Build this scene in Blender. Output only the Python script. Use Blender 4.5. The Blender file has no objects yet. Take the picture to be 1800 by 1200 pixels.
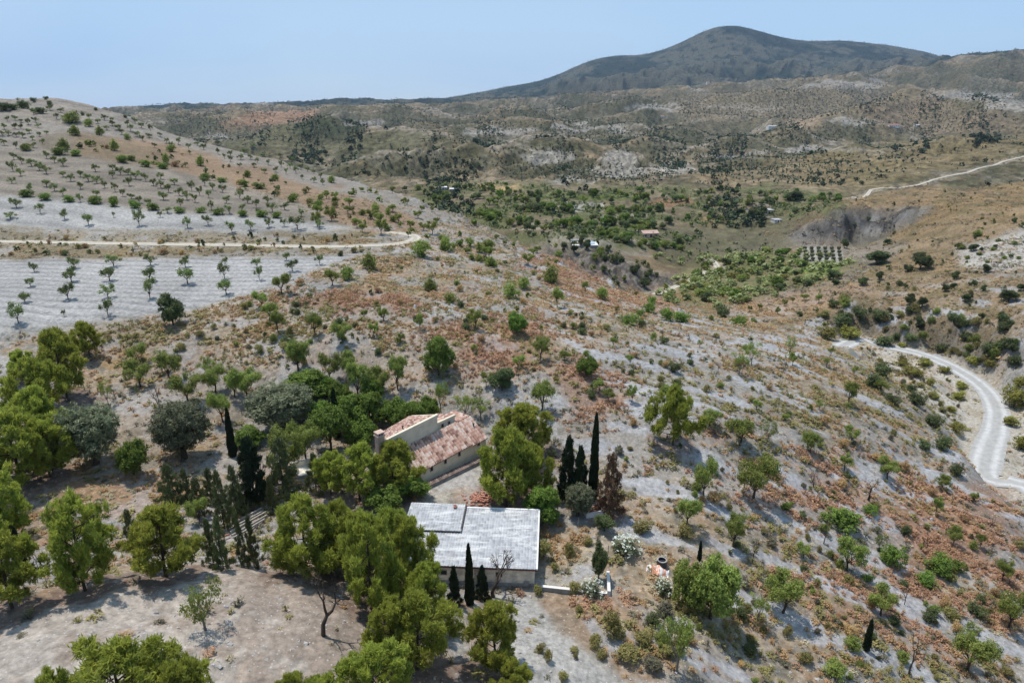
import bpy, math, random
import numpy as np
from mathutils import Vector

# ------------------------------------------------------------------ camera, light, exposure
scene = bpy.context.scene
HC = 200.0                                   # camera height above the datum
PITCH = math.radians(19.3)
FP = 1200.0                                  # focal length in pixels of the 1800 px wide frame
cam_data = bpy.data.cameras.new("camera")
cam_data.sensor_width = 36.0
cam_data.lens = 24.0
cam_data.clip_start = 0.5
cam_data.clip_end = 60000
cam = bpy.data.objects.new("camera", cam_data)
scene.collection.objects.link(cam)
cam.location = (0, 0, HC)
cam.rotation_euler = (math.pi / 2 - PITCH, 0, 0)
scene.camera = cam

SUN_DIR = Vector((-0.26, 0.22, 0.93)).normalized()       # towards the sun
SUN_EL = math.asin(SUN_DIR.z)
SUN_AZ = math.atan2(SUN_DIR.x, SUN_DIR.y)                # from +Y towards +X
world = bpy.data.worlds.new("World")
scene.world = world
world.use_nodes = True
wn = world.node_tree.nodes
wl = world.node_tree.links
wn.clear()
sky = wn.new('ShaderNodeTexSky')
sky.sky_type = 'NISHITA'
sky.sun_disc = False
sky.sun_elevation = SUN_EL
sky.sun_rotation = SUN_AZ
sky.altitude = 600
sky.air_density = 1.0
sky.dust_density = 0.3
sky.ozone_density = 2.2
bg = wn.new('ShaderNodeBackground')
bg.inputs['Strength'].default_value = 0.14
wo = wn.new('ShaderNodeOutputWorld')
# thin high veil of cloud
tcw = wn.new('ShaderNodeTexCoord')
mpw = wn.new('ShaderNodeMapping'); mpw.inputs['Scale'].default_value = (1.2, 2.2, 5.0)
nzw = wn.new('ShaderNodeTexNoise'); nzw.inputs['Scale'].default_value = 1.3; nzw.inputs['Detail'].default_value = 5
rmw = wn.new('ShaderNodeValToRGB')
rmw.color_ramp.elements[0].position = 0.42; rmw.color_ramp.elements[0].color = (.5, .5, .5, 1)
rmw.color_ramp.elements[1].position = 0.72; rmw.color_ramp.elements[1].color = (0.88, 0.88, 0.88, 1)
mxw = wn.new('ShaderNodeMixRGB'); mxw.inputs['Color2'].default_value = (2.75, 4.5, 6.8, 1)
wl.new(tcw.outputs['Generated'], mpw.inputs['Vector'])
wl.new(mpw.outputs['Vector'], nzw.inputs['Vector'])
wl.new(nzw.outputs['Fac'], rmw.inputs['Fac'])
wl.new(rmw.outputs['Color'], mxw.inputs['Fac'])
wl.new(sky.outputs['Color'], mxw.inputs['Color1'])
nzc = wn.new('ShaderNodeTexNoise'); nzc.inputs['Scale'].default_value = 1.1; nzc.inputs['Detail'].default_value = 6; nzc.inputs['Roughness'].default_value = .45
mpc = wn.new('ShaderNodeMapping'); mpc.inputs['Scale'].default_value = (1.0, 1.0, 2.6); mpc.inputs['Location'].default_value = (.35, .1, .2)
wl.new(tcw.outputs['Generated'], mpc.inputs['Vector']); wl.new(mpc.outputs['Vector'], nzc.inputs['Vector'])
rmc = wn.new('ShaderNodeMapRange'); rmc.inputs['From Min'].default_value = .42; rmc.inputs['From Max'].default_value = .66; rmc.inputs['To Max'].default_value = .55
wl.new(nzc.outputs['Fac'], rmc.inputs['Value'])
mxc = wn.new('ShaderNodeMixRGB'); mxc.inputs['Color2'].default_value = (3.9, 5.1, 6.5, 1)
wl.new(rmc.outputs[0], mxc.inputs['Fac']); wl.new(mxw.outputs['Color'], mxc.inputs['Color1'])
wl.new(mxc.outputs['Color'], bg.inputs['Color'])
wl.new(bg.outputs['Background'], wo.inputs['Surface'])

sun_data = bpy.data.lights.new("sun", 'SUN')
sun_data.energy = 4.1
sun_data.angle = math.radians(0.55)
sun_data.color = (1.0, 0.955, 0.89)
sun = bpy.data.objects.new("sun", sun_data)
scene.collection.objects.link(sun)
sun.rotation_euler = SUN_DIR.to_track_quat('Z', 'Y').to_euler()
sun.location = (0, 0, 900)

scene.view_settings.view_transform = 'Standard'
scene.view_settings.look = 'None'
scene.view_settings.exposure = 0.0
scene.view_settings.gamma = 1.0

# ------------------------------------------------------------------ noise
_r = np.random.RandomState(7)
_P = _r.permutation(512)
_ang = _r.rand(512) * 2 * np.pi
_GX = np.cos(_ang); _GY = np.sin(_ang)
def pnoise(x, y, seed=0):
    x = np.asarray(x, float) + seed * 37.17; y = np.asarray(y, float) - seed * 19.73
    xi = np.floor(x).astype(np.int64); yi = np.floor(y).astype(np.int64)
    xf = x - xi; yf = y - yi
    def g(ix, iy, dx, dy):
        k = _P[(_P[ix & 511] + iy) & 511]
        return _GX[k] * dx + _GY[k] * dy
    a = g(xi, yi, xf, yf); b = g(xi + 1, yi, xf - 1, yf)
    c = g(xi, yi + 1, xf, yf - 1); d = g(xi + 1, yi + 1, xf - 1, yf - 1)
    sx = xf * xf * (3 - 2 * xf); sy = yf * yf * (3 - 2 * yf)
    return ((a + sx * (b - a)) * (1 - sy) + (c + sx * (d - c)) * sy) * 1.5
def fbm(x, y, o=4, seed=0, gain=0.5):
    s = 0; a = 1; f = 1
    for i in range(o):
        s = s + a * pnoise(x * f, y * f, seed + i * 3); a *= gain; f *= 2.03
    return s
def ridged(x, y, o=4, seed=0):
    s = 0; a = 1; f = 1
    for i in range(o):
        s = s + a * (1 - 2 * np.abs(pnoise(x * f, y * f, seed + i * 3))); a *= 0.5; f *= 2.07
    return s
def sstep(a, b, x):
    t = np.clip((x - a) / (b - a), 0, 1)
    return t * t * (3 - 2 * t)

# ------------------------------------------------------------------ picture <-> world
CO, SI = math.cos(PITCH), math.sin(PITCH)
def f_of(py): return SI + CO * (py - 600.0) / FP
def unproj(px, py, zc):                       # returns X, Y, drop below the camera
    t = (py - 600.0) / FP
    return (px - 900.0) / FP * zc, zc * (CO - SI * t), zc * (SI + CO * t)
def proj(X, Y, Z):
    h = HC - Z
    zc = Y * CO + h * SI
    yc = Y * SI - h * CO
    zc = np.maximum(zc, 1e-3)
    return 900 + FP * X / zc, 600 - FP * yc / zc, zc

# ground control: (px, py, drop) on the near hill
NEARC = []
def row(py, pairs):
    for a, b in pairs: NEARC.append((a, py, b))
row(1500, [(-300, 36), (450, 38), (900, 42), (1350, 48), (2100, 60)])
row(1190, [(0, 36.5), (300, 37.5), (600, 40), (900, 43), (1200, 47), (1500, 52), (1800, 58)])
row(1100, [(0, 37), (300, 38), (450, 38.5), (560, 39.5), (750, 43), (900, 45), (1050, 45.5), (1200, 47), (1500, 52), (1775, 58)])
row(1030, [(0, 37.5), (200, 38), (380, 38.3), (560, 40.5), (850, 46), (1000, 46), (1200, 47)])
row(1000, [(1500, 52.5), (1750, 57)])
row(930, [(0, 43.5), (200, 43.5), (400, 43.5), (600, 44.5), (850, 46), (1050, 45.5), (1200, 46), (1325, 48), (1500, 51.5), (1700, 56), (1800, 57.5)])
row(860, [(0, 43), (200, 43.5), (400, 44), (600, 45), (800, 45.3), (1000, 44.5), (1150, 45), (1325, 47), (1500, 51), (1650, 54.5)])
row(800, [(0, 42), (200, 43), (400, 44), (600, 45), (800, 44.8), (950, 44), (1100, 43.5), (1250, 44.5), (1400, 47), (1550, 51), (1640, 54)])
row(730, [(0, 41), (200, 42), (400, 43), (600, 43.7), (800, 43.7), (950, 42.5), (1100, 42), (1250, 43), (1400, 46), (1550, 51), (1610, 53.5)])
row(670, [(0, 39), (200, 40.5), (400, 41), (600, 41), (800, 40.5), (950, 40), (1100, 40.5), (1250, 42.5), (1400, 46), (1500, 50)])
row(610, [(0, 37.5), (200, 38.5), (400, 38), (600, 37.5), (800, 37.5), (950, 38.5), (1100, 40.5), (1250, 44), (1400, 48.5)])
row(560, [(0, 35.5), (200, 36), (400, 36.5), (600, 36), (800, 36.5), (950, 38.5), (1100, 43)])
row(500, [(0, 35), (200, 35), (400, 35), (600, 35), (800, 37.5), (950, 41)])
row(460, [(0, 34.8), (200, 34.8), (400, 34.8), (600, 35), (750, 36.5), (880, 40)])
row(430, [(0, 34), (200, 34), (400, 34.2), (600, 34.5), (710, 35), (800, 37)])
row(398, [(0, 31.3), (200, 31.5), (400, 32.5), (600, 33.5), (700, 35), (760, 37)])
row(360, [(0, 28.2), (200, 28.8), (400, 30), (600, 33), (700, 35.5)])
# river bed and road at the right
for a, b, c in [(1480, 597, 67), (1560, 606, 67.5), (1640, 628, 68), (1700, 658, 68), (1745, 700, 68.5), (1755, 740, 68.5),
                (1735, 790, 69), (1745, 845, 69), (1800, 860, 69.5), (1620, 660, 66), (1650, 720, 67), (1700, 780, 68.5),
                (1800, 700, 66), (1800, 640, 63), (1800, 580, 57), (1800, 520, 54), (1800, 460, 52), (1800, 410, 48),
                (1800, 350, 48), (1650, 600, 64), (1650, 560, 60), (1650, 520, 58), (1650, 460, 56), (1650, 420, 54),
                (1650, 380, 53), (1500, 575, 65.5), (1500, 545, 62), (1500, 520, 61), (1500, 480, 62),
                (1500, 445, 70), (1500, 420, 70), (1480, 374, 58), (1500, 352, 56), (1600, 335, 52), (1400, 420, 71),
                (1400, 545, 65), (1350, 520, 66.5), (1350, 490, 72), (1350, 450, 73), (1350, 410, 73), (1350, 380, 73),
                (1350, 350, 73), (1200, 530, 70), (1200, 500, 72), (1200, 460, 73), (1200, 420, 72), (1200, 380, 73),
                (1200, 345, 74), (1200, 322, 76), (1110, 470, 67), (1130, 503, 71), (1030, 431, 62), (1000, 418, 62),
                (1000, 390, 66), (1000, 360, 70), (1000, 340, 72), (870, 372, 65), (850, 347, 71), (700, 328, 71)]:
    NEARC.append((a, b, c))
FARC = [(0, 300, 240), (0, 260, 275), (0, 220, 310), (0, 184, 370), (0, 215, 600), (90, 300, 245), (90, 260, 285), (90, 210, 340),
        (90, 174, 400), (90, 205, 550), (200, 300, 255), (200, 250, 310), (200, 197, 400), (200, 222, 520), (300, 320, 245),
        (300, 280, 300), (300, 237, 390), (300, 270, 500), (400, 340, 240), (400, 300, 290), (400, 264, 370), (400, 305, 480),
        (500, 350, 235), (500, 315, 285), (500, 290, 345), (500, 350, 450), (600, 330, 280), (600, 313, 320), (600, 385, 430),
        (700, 343, 285), (700, 395, 400), (800, 378, 250), (800, 420, 330), (900, 427, 215), (900, 447, 270),
        (1000, 470, 200), (1000, 500, 245), (1100, 516, 185), (1100, 527, 230), (1200, 549, 172), (1200, 553, 215), (1330, 573, 162),
        (1330, 582, 200), (1420, 590, 158), (1420, 596, 190), (1516, 640, 147), (1516, 632, 178), (1560, 667, 140), (1560, 665, 172), (1627, 712, 131),
        (1627, 715, 156), (1693, 797, 115), (1700, 810, 132), (1735, 862, 105), (1745, 875, 122), (1800, 900, 101), (1800, 905, 115),
        (1800, 327, 410), (1650, 333, 420), (1570, 338, 440), (2000, 322, 410), (1800, 350, 520), (1650, 352, 520), (1500, 352, 520), (1980, 345, 520),
        # middle distance
        (600, 300, 800), (700, 305, 750), (900, 318, 700), (1050, 320, 720), (1200, 312, 780), (1400, 320, 690), (1500, 330, 620),
        (1650, 300, 680), (1800, 270, 760), (1800, 250, 900), (600, 270, 1000), (800, 285, 950), (1000, 290, 1000), (1200, 285, 1000),
        (1400, 285, 950), (1600, 270, 950), (400, 262, 1300), (600, 255, 1400), (800, 258, 1400), (1000, 258, 1500), (1200, 250, 1500),
        (1400, 245, 1500), (1600, 240, 1400), (1800, 235, 1300), (300, 225, 2200), (600, 220, 2400), (900, 218, 2500), (1200, 212, 2500),
        (1500, 205, 2400), (1800, 190, 2200), (0, 220, 2200), (0, 205, 4000), (220, 203, 3500), (400, 196, 3600), (700, 192, 3600),
        (850, 185, 3700), (1000, 168, 3800), (1200, 157, 3800), (1330, 147, 3700), (1450, 141, 3700), (1560, 126, 3700), (1680, 106, 3800),
        (1740, 102, 3800), (1800, 95, 3700), (1000, 178, 4400), (1200, 165, 4400), (1400, 150, 4400), (1600, 140, 4400), (1800, 130, 4500),
        (220, 197, 4700), (330, 187, 4700), (420, 190, 4700), (560, 182, 4900), (650, 178, 5000), (740, 180, 5300), (800, 171, 5600),
        (900, 151, 6000), (960, 140, 6000), (1040, 106, 6000), (1080, 98, 6000), (1140, 97, 6000), (1200, 75, 6000), (1250, 50, 6000),
        (1285, 45, 6000), (1330, 54, 6000), (1400, 73, 6000), (1480, 72, 6000), (1560, 80, 6000), (1620, 90, 6000), (1670, 105, 6000),
        (1750, 135, 6000), (1880, 160, 6000),
        (1200, 115, 5200), (1285, 100, 5200), (1400, 112, 5200), (1040, 140, 5200), (1560, 112, 5200),
        (0, 240, 9000), (500, 240, 9000), (1000, 200, 9000), (1285, 160, 9000), (1600, 170, 9000), (1800, 200, 9000)]
pts = []
for a, b, c in NEARC:
    zc = c / f_of(b); pts.append((a, b, zc))
pts += FARC
ext = []
for a, b, zc in pts:
    if a == 0: ext += [(-350, b, zc * 1.02), (-1000, b, zc * 1.1)]
    if a == 1800: ext += [(2150, b, zc), (2800, b, zc * 1.05)]
pts += ext
PC = np.array([unproj(a, b, c) for a, b, c in pts])
cu = PC[:, 0] / PC[:, 1]; cl = np.log(PC[:, 1]); cs = PC[:, 2] / PC[:, 1]
US = 1.6; C2 = 0.05 ** 2
def kern(du, dl): return np.sqrt((US * du) ** 2 + dl ** 2 + C2)
N = len(cu)
A = np.zeros((N + 3, N + 3))
A[:N, :N] = kern(cu[:, None] - cu[None], cl[:, None] - cl[None])
A[:N, :N] += np.eye(N) * -0.004
A[:N, N] = 1; A[:N, N + 1] = cu; A[:N, N + 2] = cl; A[N:, :N] = A[:N, N:].T
W = np.linalg.solve(A, np.concatenate([cs, [0, 0, 0]]))

# terrain grid in (u = X / Y, ln Y)
NU, NL = 1300, 1150
_q = np.linspace(-1, 1, NU)
UG = 0.98 * _q * 1.04 + 0.85 * np.sign(_q) * np.clip(np.abs(_q) - 0.93, 0, 1) ** 1.5 * 60 / 1.6
L0, L1 = math.log(14.0), math.log(12000.0)
LG = np.linspace(L0, L1, NL)
# coarse evaluation of the control surface, then bicubic-like upsampling by smooth linear steps
ucs = np.linspace(UG[0], UG[-1], 330); lcs = np.linspace(L0, L1, 330)
SC = np.zeros((330, 330))
for i in range(330):
    K = kern(ucs[:, None] - cu[None], lcs[i] - cl[None])
    SC[i] = K @ W[:N] + W[N] + W[N + 1] * ucs + W[N + 2] * lcs[i]
def upcub(M, x, axis):                       # Catmull-Rom along one axis at fractional positions x
    M = np.moveaxis(M, axis, 0); n = M.shape[0]
    i = np.clip(np.floor(x).astype(int), 0, n - 2); t = (x - i)[:, None]
    p0 = M[np.clip(i - 1, 0, n - 1)]; p1 = M[i]; p2 = M[i + 1]; p3 = M[np.clip(i + 2, 0, n - 1)]
    r = p1 + 0.5 * t * (p2 - p0 + t * (2 * p0 - 5 * p1 + 4 * p2 - p3 + t * (3 * (p1 - p2) + p3 - p0)))
    return np.moveaxis(r, 0, axis)
S = upcub(SC, (UG - ucs[0]) / (ucs[1] - ucs[0]), 1)
S = upcub(S, (LG - L0) / (lcs[1] - lcs[0]), 0)
YG = np.exp(LG)[:, None] * np.ones((1, NU))
XG = UG[None, :] * YG
ZG = HC - S * YG

# crests in the middle distance
RIDGES = [
    ([(370, 252, 1150), (430, 236, 1150), (490, 222, 1180), (560, 213, 1200), (640, 232, 1150), (720, 230, 1080), (800, 243, 1000), (860, 262, 950)], 0.34),
    ([(560, 305, 690), (600, 288, 700), (640, 275, 720), (690, 265, 740), (780, 271, 760), (860, 262, 800), (920, 250, 850), (1000, 252, 850), (1060, 285, 800)], 0.42),
    ([(1050, 290, 800), (1100, 264, 850), (1150, 280, 820)], 0.5),
    ([(860, 215, 2000), (960, 188, 2300), (1100, 180, 2500), (1200, 186, 2400), (1300, 176, 2400), (1400, 166, 2500), (1480, 160, 2700)], 0.28),
    ([(1430, 228, 1500), (1500, 200, 1600), (1560, 176, 1700), (1620, 165, 1750), (1680, 178, 1700), (1740, 188, 1500), (1830, 198, 1400)], 0.36),
    ([(1900, 243, 900), (1800, 246, 900), (1700, 250, 900), (1600, 258, 900), (1500, 270, 850), (1420, 278, 850)], 0.32),
    ([(400, 212, 2200), (470, 201, 2300), (560, 197, 2400), (700, 201, 2400)], 0.2),
    ([(240, 198, 3400), (330, 190, 3500), (430, 193, 3600), (520, 186, 3700)], 0.25),
    ([(760, 225, 1700), (850, 212, 1800), (930, 222, 1700), (1000, 232, 1600)], 0.3),
    ([(1020, 232, 1500), (1100, 222, 1600), (1180, 228, 1500)], 0.3),
    ([(1180, 302, 800), (1250, 289, 820), (1330, 283, 840), (1420, 291, 820), (1500, 302, 800)], 0.33),
    ([(1010, 308, 750), (1100, 298, 780), (1190, 308, 760)], 0.4),
    ([(600, 247, 1500), (700, 236, 1550), (780, 241, 1500), (850, 233, 1600)], 0.3),
    ([(1130, 252, 1250), (1200, 243, 1300), (1280, 240, 1350), (1400, 239, 1350)], 0.3),
    ([(1360, 224, 1900), (1480, 213, 1900), (1570, 219, 1800)], 0.28),
    ([(660, 217, 2300), (800, 205, 2500), (910, 211, 2300)], 0.26),
    ([(480, 206, 2900), (650, 196, 3100), (780, 196, 3100), (890, 201, 2900)], 0.24),
    ([(990, 207, 2300), (1100, 202, 2200), (1250, 206, 2200), (1360, 200, 2300)], 0.27),
    ([(230, 212, 2300), (330, 206, 2500), (430, 211, 2300)], 0.25),
    ([(1230, 262, 1150), (1320, 250, 1200), (1400, 258, 1150)], 0.3),
]
far = YG[:, 0] > 520
XF, YF, ZF = XG[far], YG[far], ZG[far]
wob = fbm(XF / 120, YF / 120, 4, 11) * 45 + fbm(XF / 30, YF / 30, 3, 13) * 12
def seg_dist(X, Y, p, q):
    d = q[:2] - p[:2]; L = (d ** 2).sum() + 1e-9
    t = np.clip(((X - p[0]) * d[0] + (Y - p[1]) * d[1]) / L, 0, 1)
    return np.hypot(X - p[0] - t * d[0], Y - p[1] - t * d[1]), t
ZF = ZF - .021 * YF * sstep(760, 1000, YF) * (1 - sstep(2900, 3600, YF))
for line, slope in RIDGES:
    P = np.array([unproj(*q) for q in line]); P[:, 2] = HC - P[:, 2]
    best = np.full(XF.shape, -1e9)
    for p, q in zip(P[:-1], P[1:]):
        d, t = seg_dist(XF, YF, p, q)
        z = p[2] + t * (q[2] - p[2]) - slope * np.sqrt(d * d + 100) * (1 + 0.0 * d) + slope * np.minimum(d, 90) / 90 * wob * 0.35
        best = np.maximum(best, z)
    k = .004 * np.clip(YF, 600, 3500)
    m = np.maximum(ZF, best)
    ZF = m + k * np.log(np.exp((ZF - m) / k) + np.exp((best - m) / k)) - k * 0.0
amp = 0.0125 * np.clip(YF, 0, 3500) * sstep(500, 640, YF)
gul = ridged(XF / 90, YF / 90, 3, 21) - 0.6
gul2 = ridged(XF / 330, YF / 330, 2, 23) - 0.5
amp = amp * (1 - sstep(5000, 5600, YF) * .9)
ZF = ZF + amp * 0.22 * gul * (1 - sstep(1500, 4200, YF) * 0.6) + amp * 1.15 * gul2 * (1 - 0.45 * sstep(3300, 3900, YF))
ZG[far] = ZF
# mountain spurs
mt = YG[:, 0] > 4300
XM, YM = XG[mt], YG[mt]
ZG[mt] += (ridged(XM / 700, YM / 900, 5, 31) - 0.7) * 110 * sstep(4250, 4800, YM) * (1 - sstep(5000, 5800, YM)) * sstep(-400, 600, XM)
# near relief
nr = YG[:, 0] < 1300
XN, YN = XG[nr], YG[nr]
fade = 1 - sstep(900, 1300, YN)
PXn, PYn, _ = proj(XN, YN, ZG[nr])
field = ((PXn < 640) & (PYn > 255) & (PYn < 590) & (YN < 330) & (YN > 100))
soft = np.where(field, 0.25, 1.0)
ZN = ZG[nr] + fade * soft * (fbm(XN / 14, YN / 14, 4, 41) * 0.55 + fbm(XN / 2.2, YN / 2.2, 3, 43) * 0.16)
ZN += fade * sstep(200, 330, YN) * fbm(XN / 42, YN / 42, 4, 45) * 3.2 * np.where(XN < 0, 0.35, 1.0)
# erosion gullies on the steep banks
gy, gx = np.gradient(ZG[nr])
dY = np.gradient(YN, axis=0); dX = np.gradient(XN, axis=1)
steep = np.hypot(gy / dY, gx / dX)
bank = sstep(0.28, 0.6, steep) * (YN > 150)
ZN += bank * (ridged(XN / 9, YN / 14, 4, 47) - 0.7) * 2.6
ZG[nr] = ZN
def pip(px, py, poly):
    r = np.zeros(px.shape, bool); n = len(poly); j = n - 1
    for i in range(n):
        xi, yi = poly[i]; xj, yj = poly[j]
        if yi != yj:
            c = ((yi > py) != (yj > py)) & (px < (xj - xi) * (py - yi) / (yj - yi) + xi)
            r ^= c
        j = i
    return r
def blur(m, r):
    for ax in (0, 1):
        p = [(0, 0), (0, 0)]; p[ax] = (r + 1, r)
        c = np.cumsum(np.pad(m, p, mode='edge'), axis=ax)
        m = (c[2 * r + 1:] - c[:-2 * r - 1]) / (2 * r + 1) if ax == 0 else (c[:, 2 * r + 1:] - c[:, :-2 * r - 1]) / (2 * r + 1)
    return m
_px, _py, _ = proj(XG, YG, ZG)
for poly, y0, y1, amp_, sc in [([(960, 436), (1060, 434), (1120, 468), (1190, 498), (1150, 516), (1060, 508), (1000, 492)], 225, 420, 2.6, 13), ([(1385, 422), (1420, 392), (1480, 372), (1560, 370), (1640, 360), (1600, 395), (1540, 420), (1440, 426)], 300, 600, 4.5, 17),
                               ([(1400, 552), (1480, 536), (1640, 555), (1830, 590), (1830, 690), (1760, 665), (1640, 622), (1500, 588)], 165, 270, 2.6, 11), ([(690, 262), (920, 250), (1060, 285), (980, 318), (640, 318), (590, 300)], 500, 1000, 6, 34),
                               ([(860, 404), (1000, 412), (1090, 428), (1040, 440), (960, 438)], 225, 420, 2.5, 9), ([(1050, 268), (1180, 284), (1160, 300), (1040, 300)], 600, 1000, 9, 22)]:
    mk = blur((pip(_px, _py, poly) & (YG > y0) & (YG < y1)).astype(np.float32), 7)
    ZG += mk * (ridged(XG / sc, YG / (sc * 1.6), 4, 49) - .75) * amp_

def gidx(X, Y):
    X = np.asarray(X, float); Y = np.asarray(Y, float)
    u = X / Y; l = np.log(Y)
    fi = np.interp(u, UG, np.arange(NU)); fl = np.clip((l - L0) / (L1 - L0) * (NL - 1), 0, NL - 1.001)
    fi = np.clip(fi, 0, NU - 1.001)
    return fi, fl
def gsamp(M, X, Y):
    fi, fl = gidx(X, Y)
    i = fi.astype(int); j = fl.astype(int); a = fi - i; b = fl - j
    return (M[j, i] * (1 - a) + M[j, i + 1] * a) * (1 - b) + (M[j + 1, i] * (1 - a) + M[j + 1, i + 1] * a) * b
def ground(X, Y): return gsamp(ZG, X, Y)
_LY = np.linspace(math.log(16), math.log(11500), 2600)
def cast(px, py):                             # first hit of the view ray with the terrain, one pixel
    t = (py - 600.0) / FP
    dX, dY, dh = (px - 900.0) / FP, CO - SI * t, SI + CO * t
    Y = np.exp(_LY); X = Y * dX / dY; zr = HC - Y * dh / dY
    g = ground(X, Y)
    k = np.argmax(g >= zr)
    if not (g >= zr).any(): return None
    k = max(k, 1)
    a = g[k - 1] - zr[k - 1]; b = g[k] - zr[k]; w = a / (a - b + 1e-12)
    y = Y[k - 1] + (Y[k] - Y[k - 1]) * w
    x = y * dX / dY
    return x, y, float(ground(x, y))

# flatten helper for roads and building plots
ROADMASK = np.zeros((NL, NU), np.float32)
def flatten(P, half, fall, zoff=0.0, verge=False):
    global ZG
    P = np.array(P)
    mnY, mxY = P[:, 1].min() - half - fall, P[:, 1].max() + half + fall
    j0 = max(0, int((math.log(max(mnY, 15)) - L0) / (L1 - L0) * (NL - 1)) - 1)
    j1 = min(NL, int((math.log(mxY) - L0) / (L1 - L0) * (NL - 1)) + 3)
    X, Y, Z = XG[j0:j1], YG[j0:j1], ZG[j0:j1]
    bd = np.full(X.shape, 1e9); bz = np.zeros(X.shape)
    for p, q in zip(P[:-1], P[1:]):
        d, t = seg_dist(X, Y, p, q)
        z = p[2] + t * (q[2] - p[2])
        m = d < bd
        bd = np.where(m, d, bd); bz = np.where(m, z, bz)
    w = 1 - sstep(half, half + fall, bd)
    if verge: ROADMASK[j0:j1] = np.maximum(ROADMASK[j0:j1], 1 - sstep(half * .8, half + 2.2 + .006 * Y, bd))
    ZG[j0:j1] = Z * (1 - w) + (bz + zoff) * w
def resample(P, step):
    P = np.array(P, float); out = [P[0]]
    for i in range(len(P) - 1):
        p0 = P[max(i - 1, 0)]; p1 = P[i]; p2 = P[i + 1]; p3 = P[min(i + 2, len(P) - 1)]
        n = max(2, int(np.hypot(*(p2 - p1)[:2]) / step))
        for k in range(1, n + 1):
            t = k / n
            out.append(p1 + 0.5 * t * (p2 - p0 + t * (2 * p0 - 5 * p1 + 4 * p2 - p3 + t * (3 * (p1 - p2) + p3 - p0))))
    return np.array(out)
def road_line(pix, step=2.0, smooth=9):
    P = [cast(a, b) for a, b in pix]
    P = resample([p for p in P if p is not None], step)
    z = ground(P[:, 0], P[:, 1])
    k = np.ones(smooth) / smooth
    zp = np.pad(z, smooth // 2, mode='edge')
    P[:, 2] = np.convolve(zp, k, mode='valid')[:len(z)]
    return P
ROADS = {}
def mk_road(name, P, hw, fall): 
    flatten(P, hw + 0.4, fall, verge=True); ROADS[name] = (P, hw)
mk_road('river_track', road_line([(1452, 594), (1500, 598), (1560, 607), (1620, 622), (1665, 640), (1705, 664), (1735, 690), (1752, 722), (1750, 755), (1738, 790), (1732, 825), (1752, 848), (1800, 866), (1900, 905)], 2.0, 15), 2.8, 4)
# hill track: level at one height, follows the contour and bends round the spur
hp = []
for a, b in [(-200, 424), (0, 425), (200, 428), (400, 431), (560, 433), (650, 432), (695, 430)]:
    p = cast(a, b); hp.append(p)
zc_end = hp[-1]
hp += [(zc_end[0] + 4.0, zc_end[1] + 6, zc_end[2] - .1), (zc_end[0] + 2.5, zc_end[1] + 13, zc_end[2] - .1), (zc_end[0] - 5, zc_end[1] + 18, zc_end[2])]
hp = resample(hp, 2.0); 
hp[:, 2] = np.convolve(np.pad(hp[:, 2], 12, mode='edge'), np.ones(25) / 25, mode='valid')
mk_road('hill_track', hp, 1.7, 3)
mk_road('valley_lane', road_line([(1150, 518), (1185, 505), (1215, 492), (1240, 480), (1262, 472), (1250, 455)], 3.0, 9), 1.6, 5)
mk_road('far_road', road_line([(1500, 349), (1530, 339), (1580, 328), (1640, 315), (1700, 302), (1760, 286), (1830, 268)], 8.0, 7), 1.5, 10)

# building plots
def plot(c, half, fall, z=None):
    z = float(ground(c[0], c[1])) if z is None else z
    flatten([(c[0], c[1], z), (c[0] + .01, c[1], z)], half, fall)
    return z
# ------------------------------------------------------------------ helpers for objects
ROOT = scene.collection
def link(o): ROOT.objects.link(o); return o
def tag(o, label=None, cat=None, group=None, kind=None):
    if label: o['label'] = label
    if cat: o['category'] = cat
    if group: o['group'] = group
    if kind: o['kind'] = kind
    return o
def np_mesh(name, V, F, mats, midx=None, tint=None, col=None, smooth=False):
    V = np.asarray(V, np.float32); F = np.asarray(F, np.int32); k = F.shape[1]
    me = bpy.data.meshes.new(name)
    me.vertices.add(len(V)); me.vertices.foreach_set('co', V.ravel())
    me.loops.add(F.size); me.loops.foreach_set('vertex_index', F.ravel())
    me.polygons.add(len(F))
    me.polygons.foreach_set('loop_start', np.arange(0, F.size, k, dtype=np.int32))
    if midx is not None: me.polygons.foreach_set('material_index', np.asarray(midx, np.int32))
    me.polygons.foreach_set('use_smooth', np.full(len(F), bool(smooth)))
    for m in mats: me.materials.append(m)
    if tint is not None:
        a = me.attributes.new('tint', 'FLOAT', 'POINT'); a.data.foreach_set('value', np.asarray(tint, np.float32))
    if col is not None:
        a = me.attributes.new('soil', 'FLOAT_COLOR', 'POINT')
        c = np.ones((len(V), 4), np.float32); c[:, :3] = col[:, :3]
        if col.shape[1] == 4: c[:, 3] = col[:, 3]
        a.data.foreach_set('color', c.ravel())
    me.update(calc_edges=True)
    return me
def mesh_obj(name, me, parent=None, loc=(0, 0, 0)):
    o = bpy.data.objects.new(name, me); link(o); o.location = loc
    if parent: o.parent = parent
    return o

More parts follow.
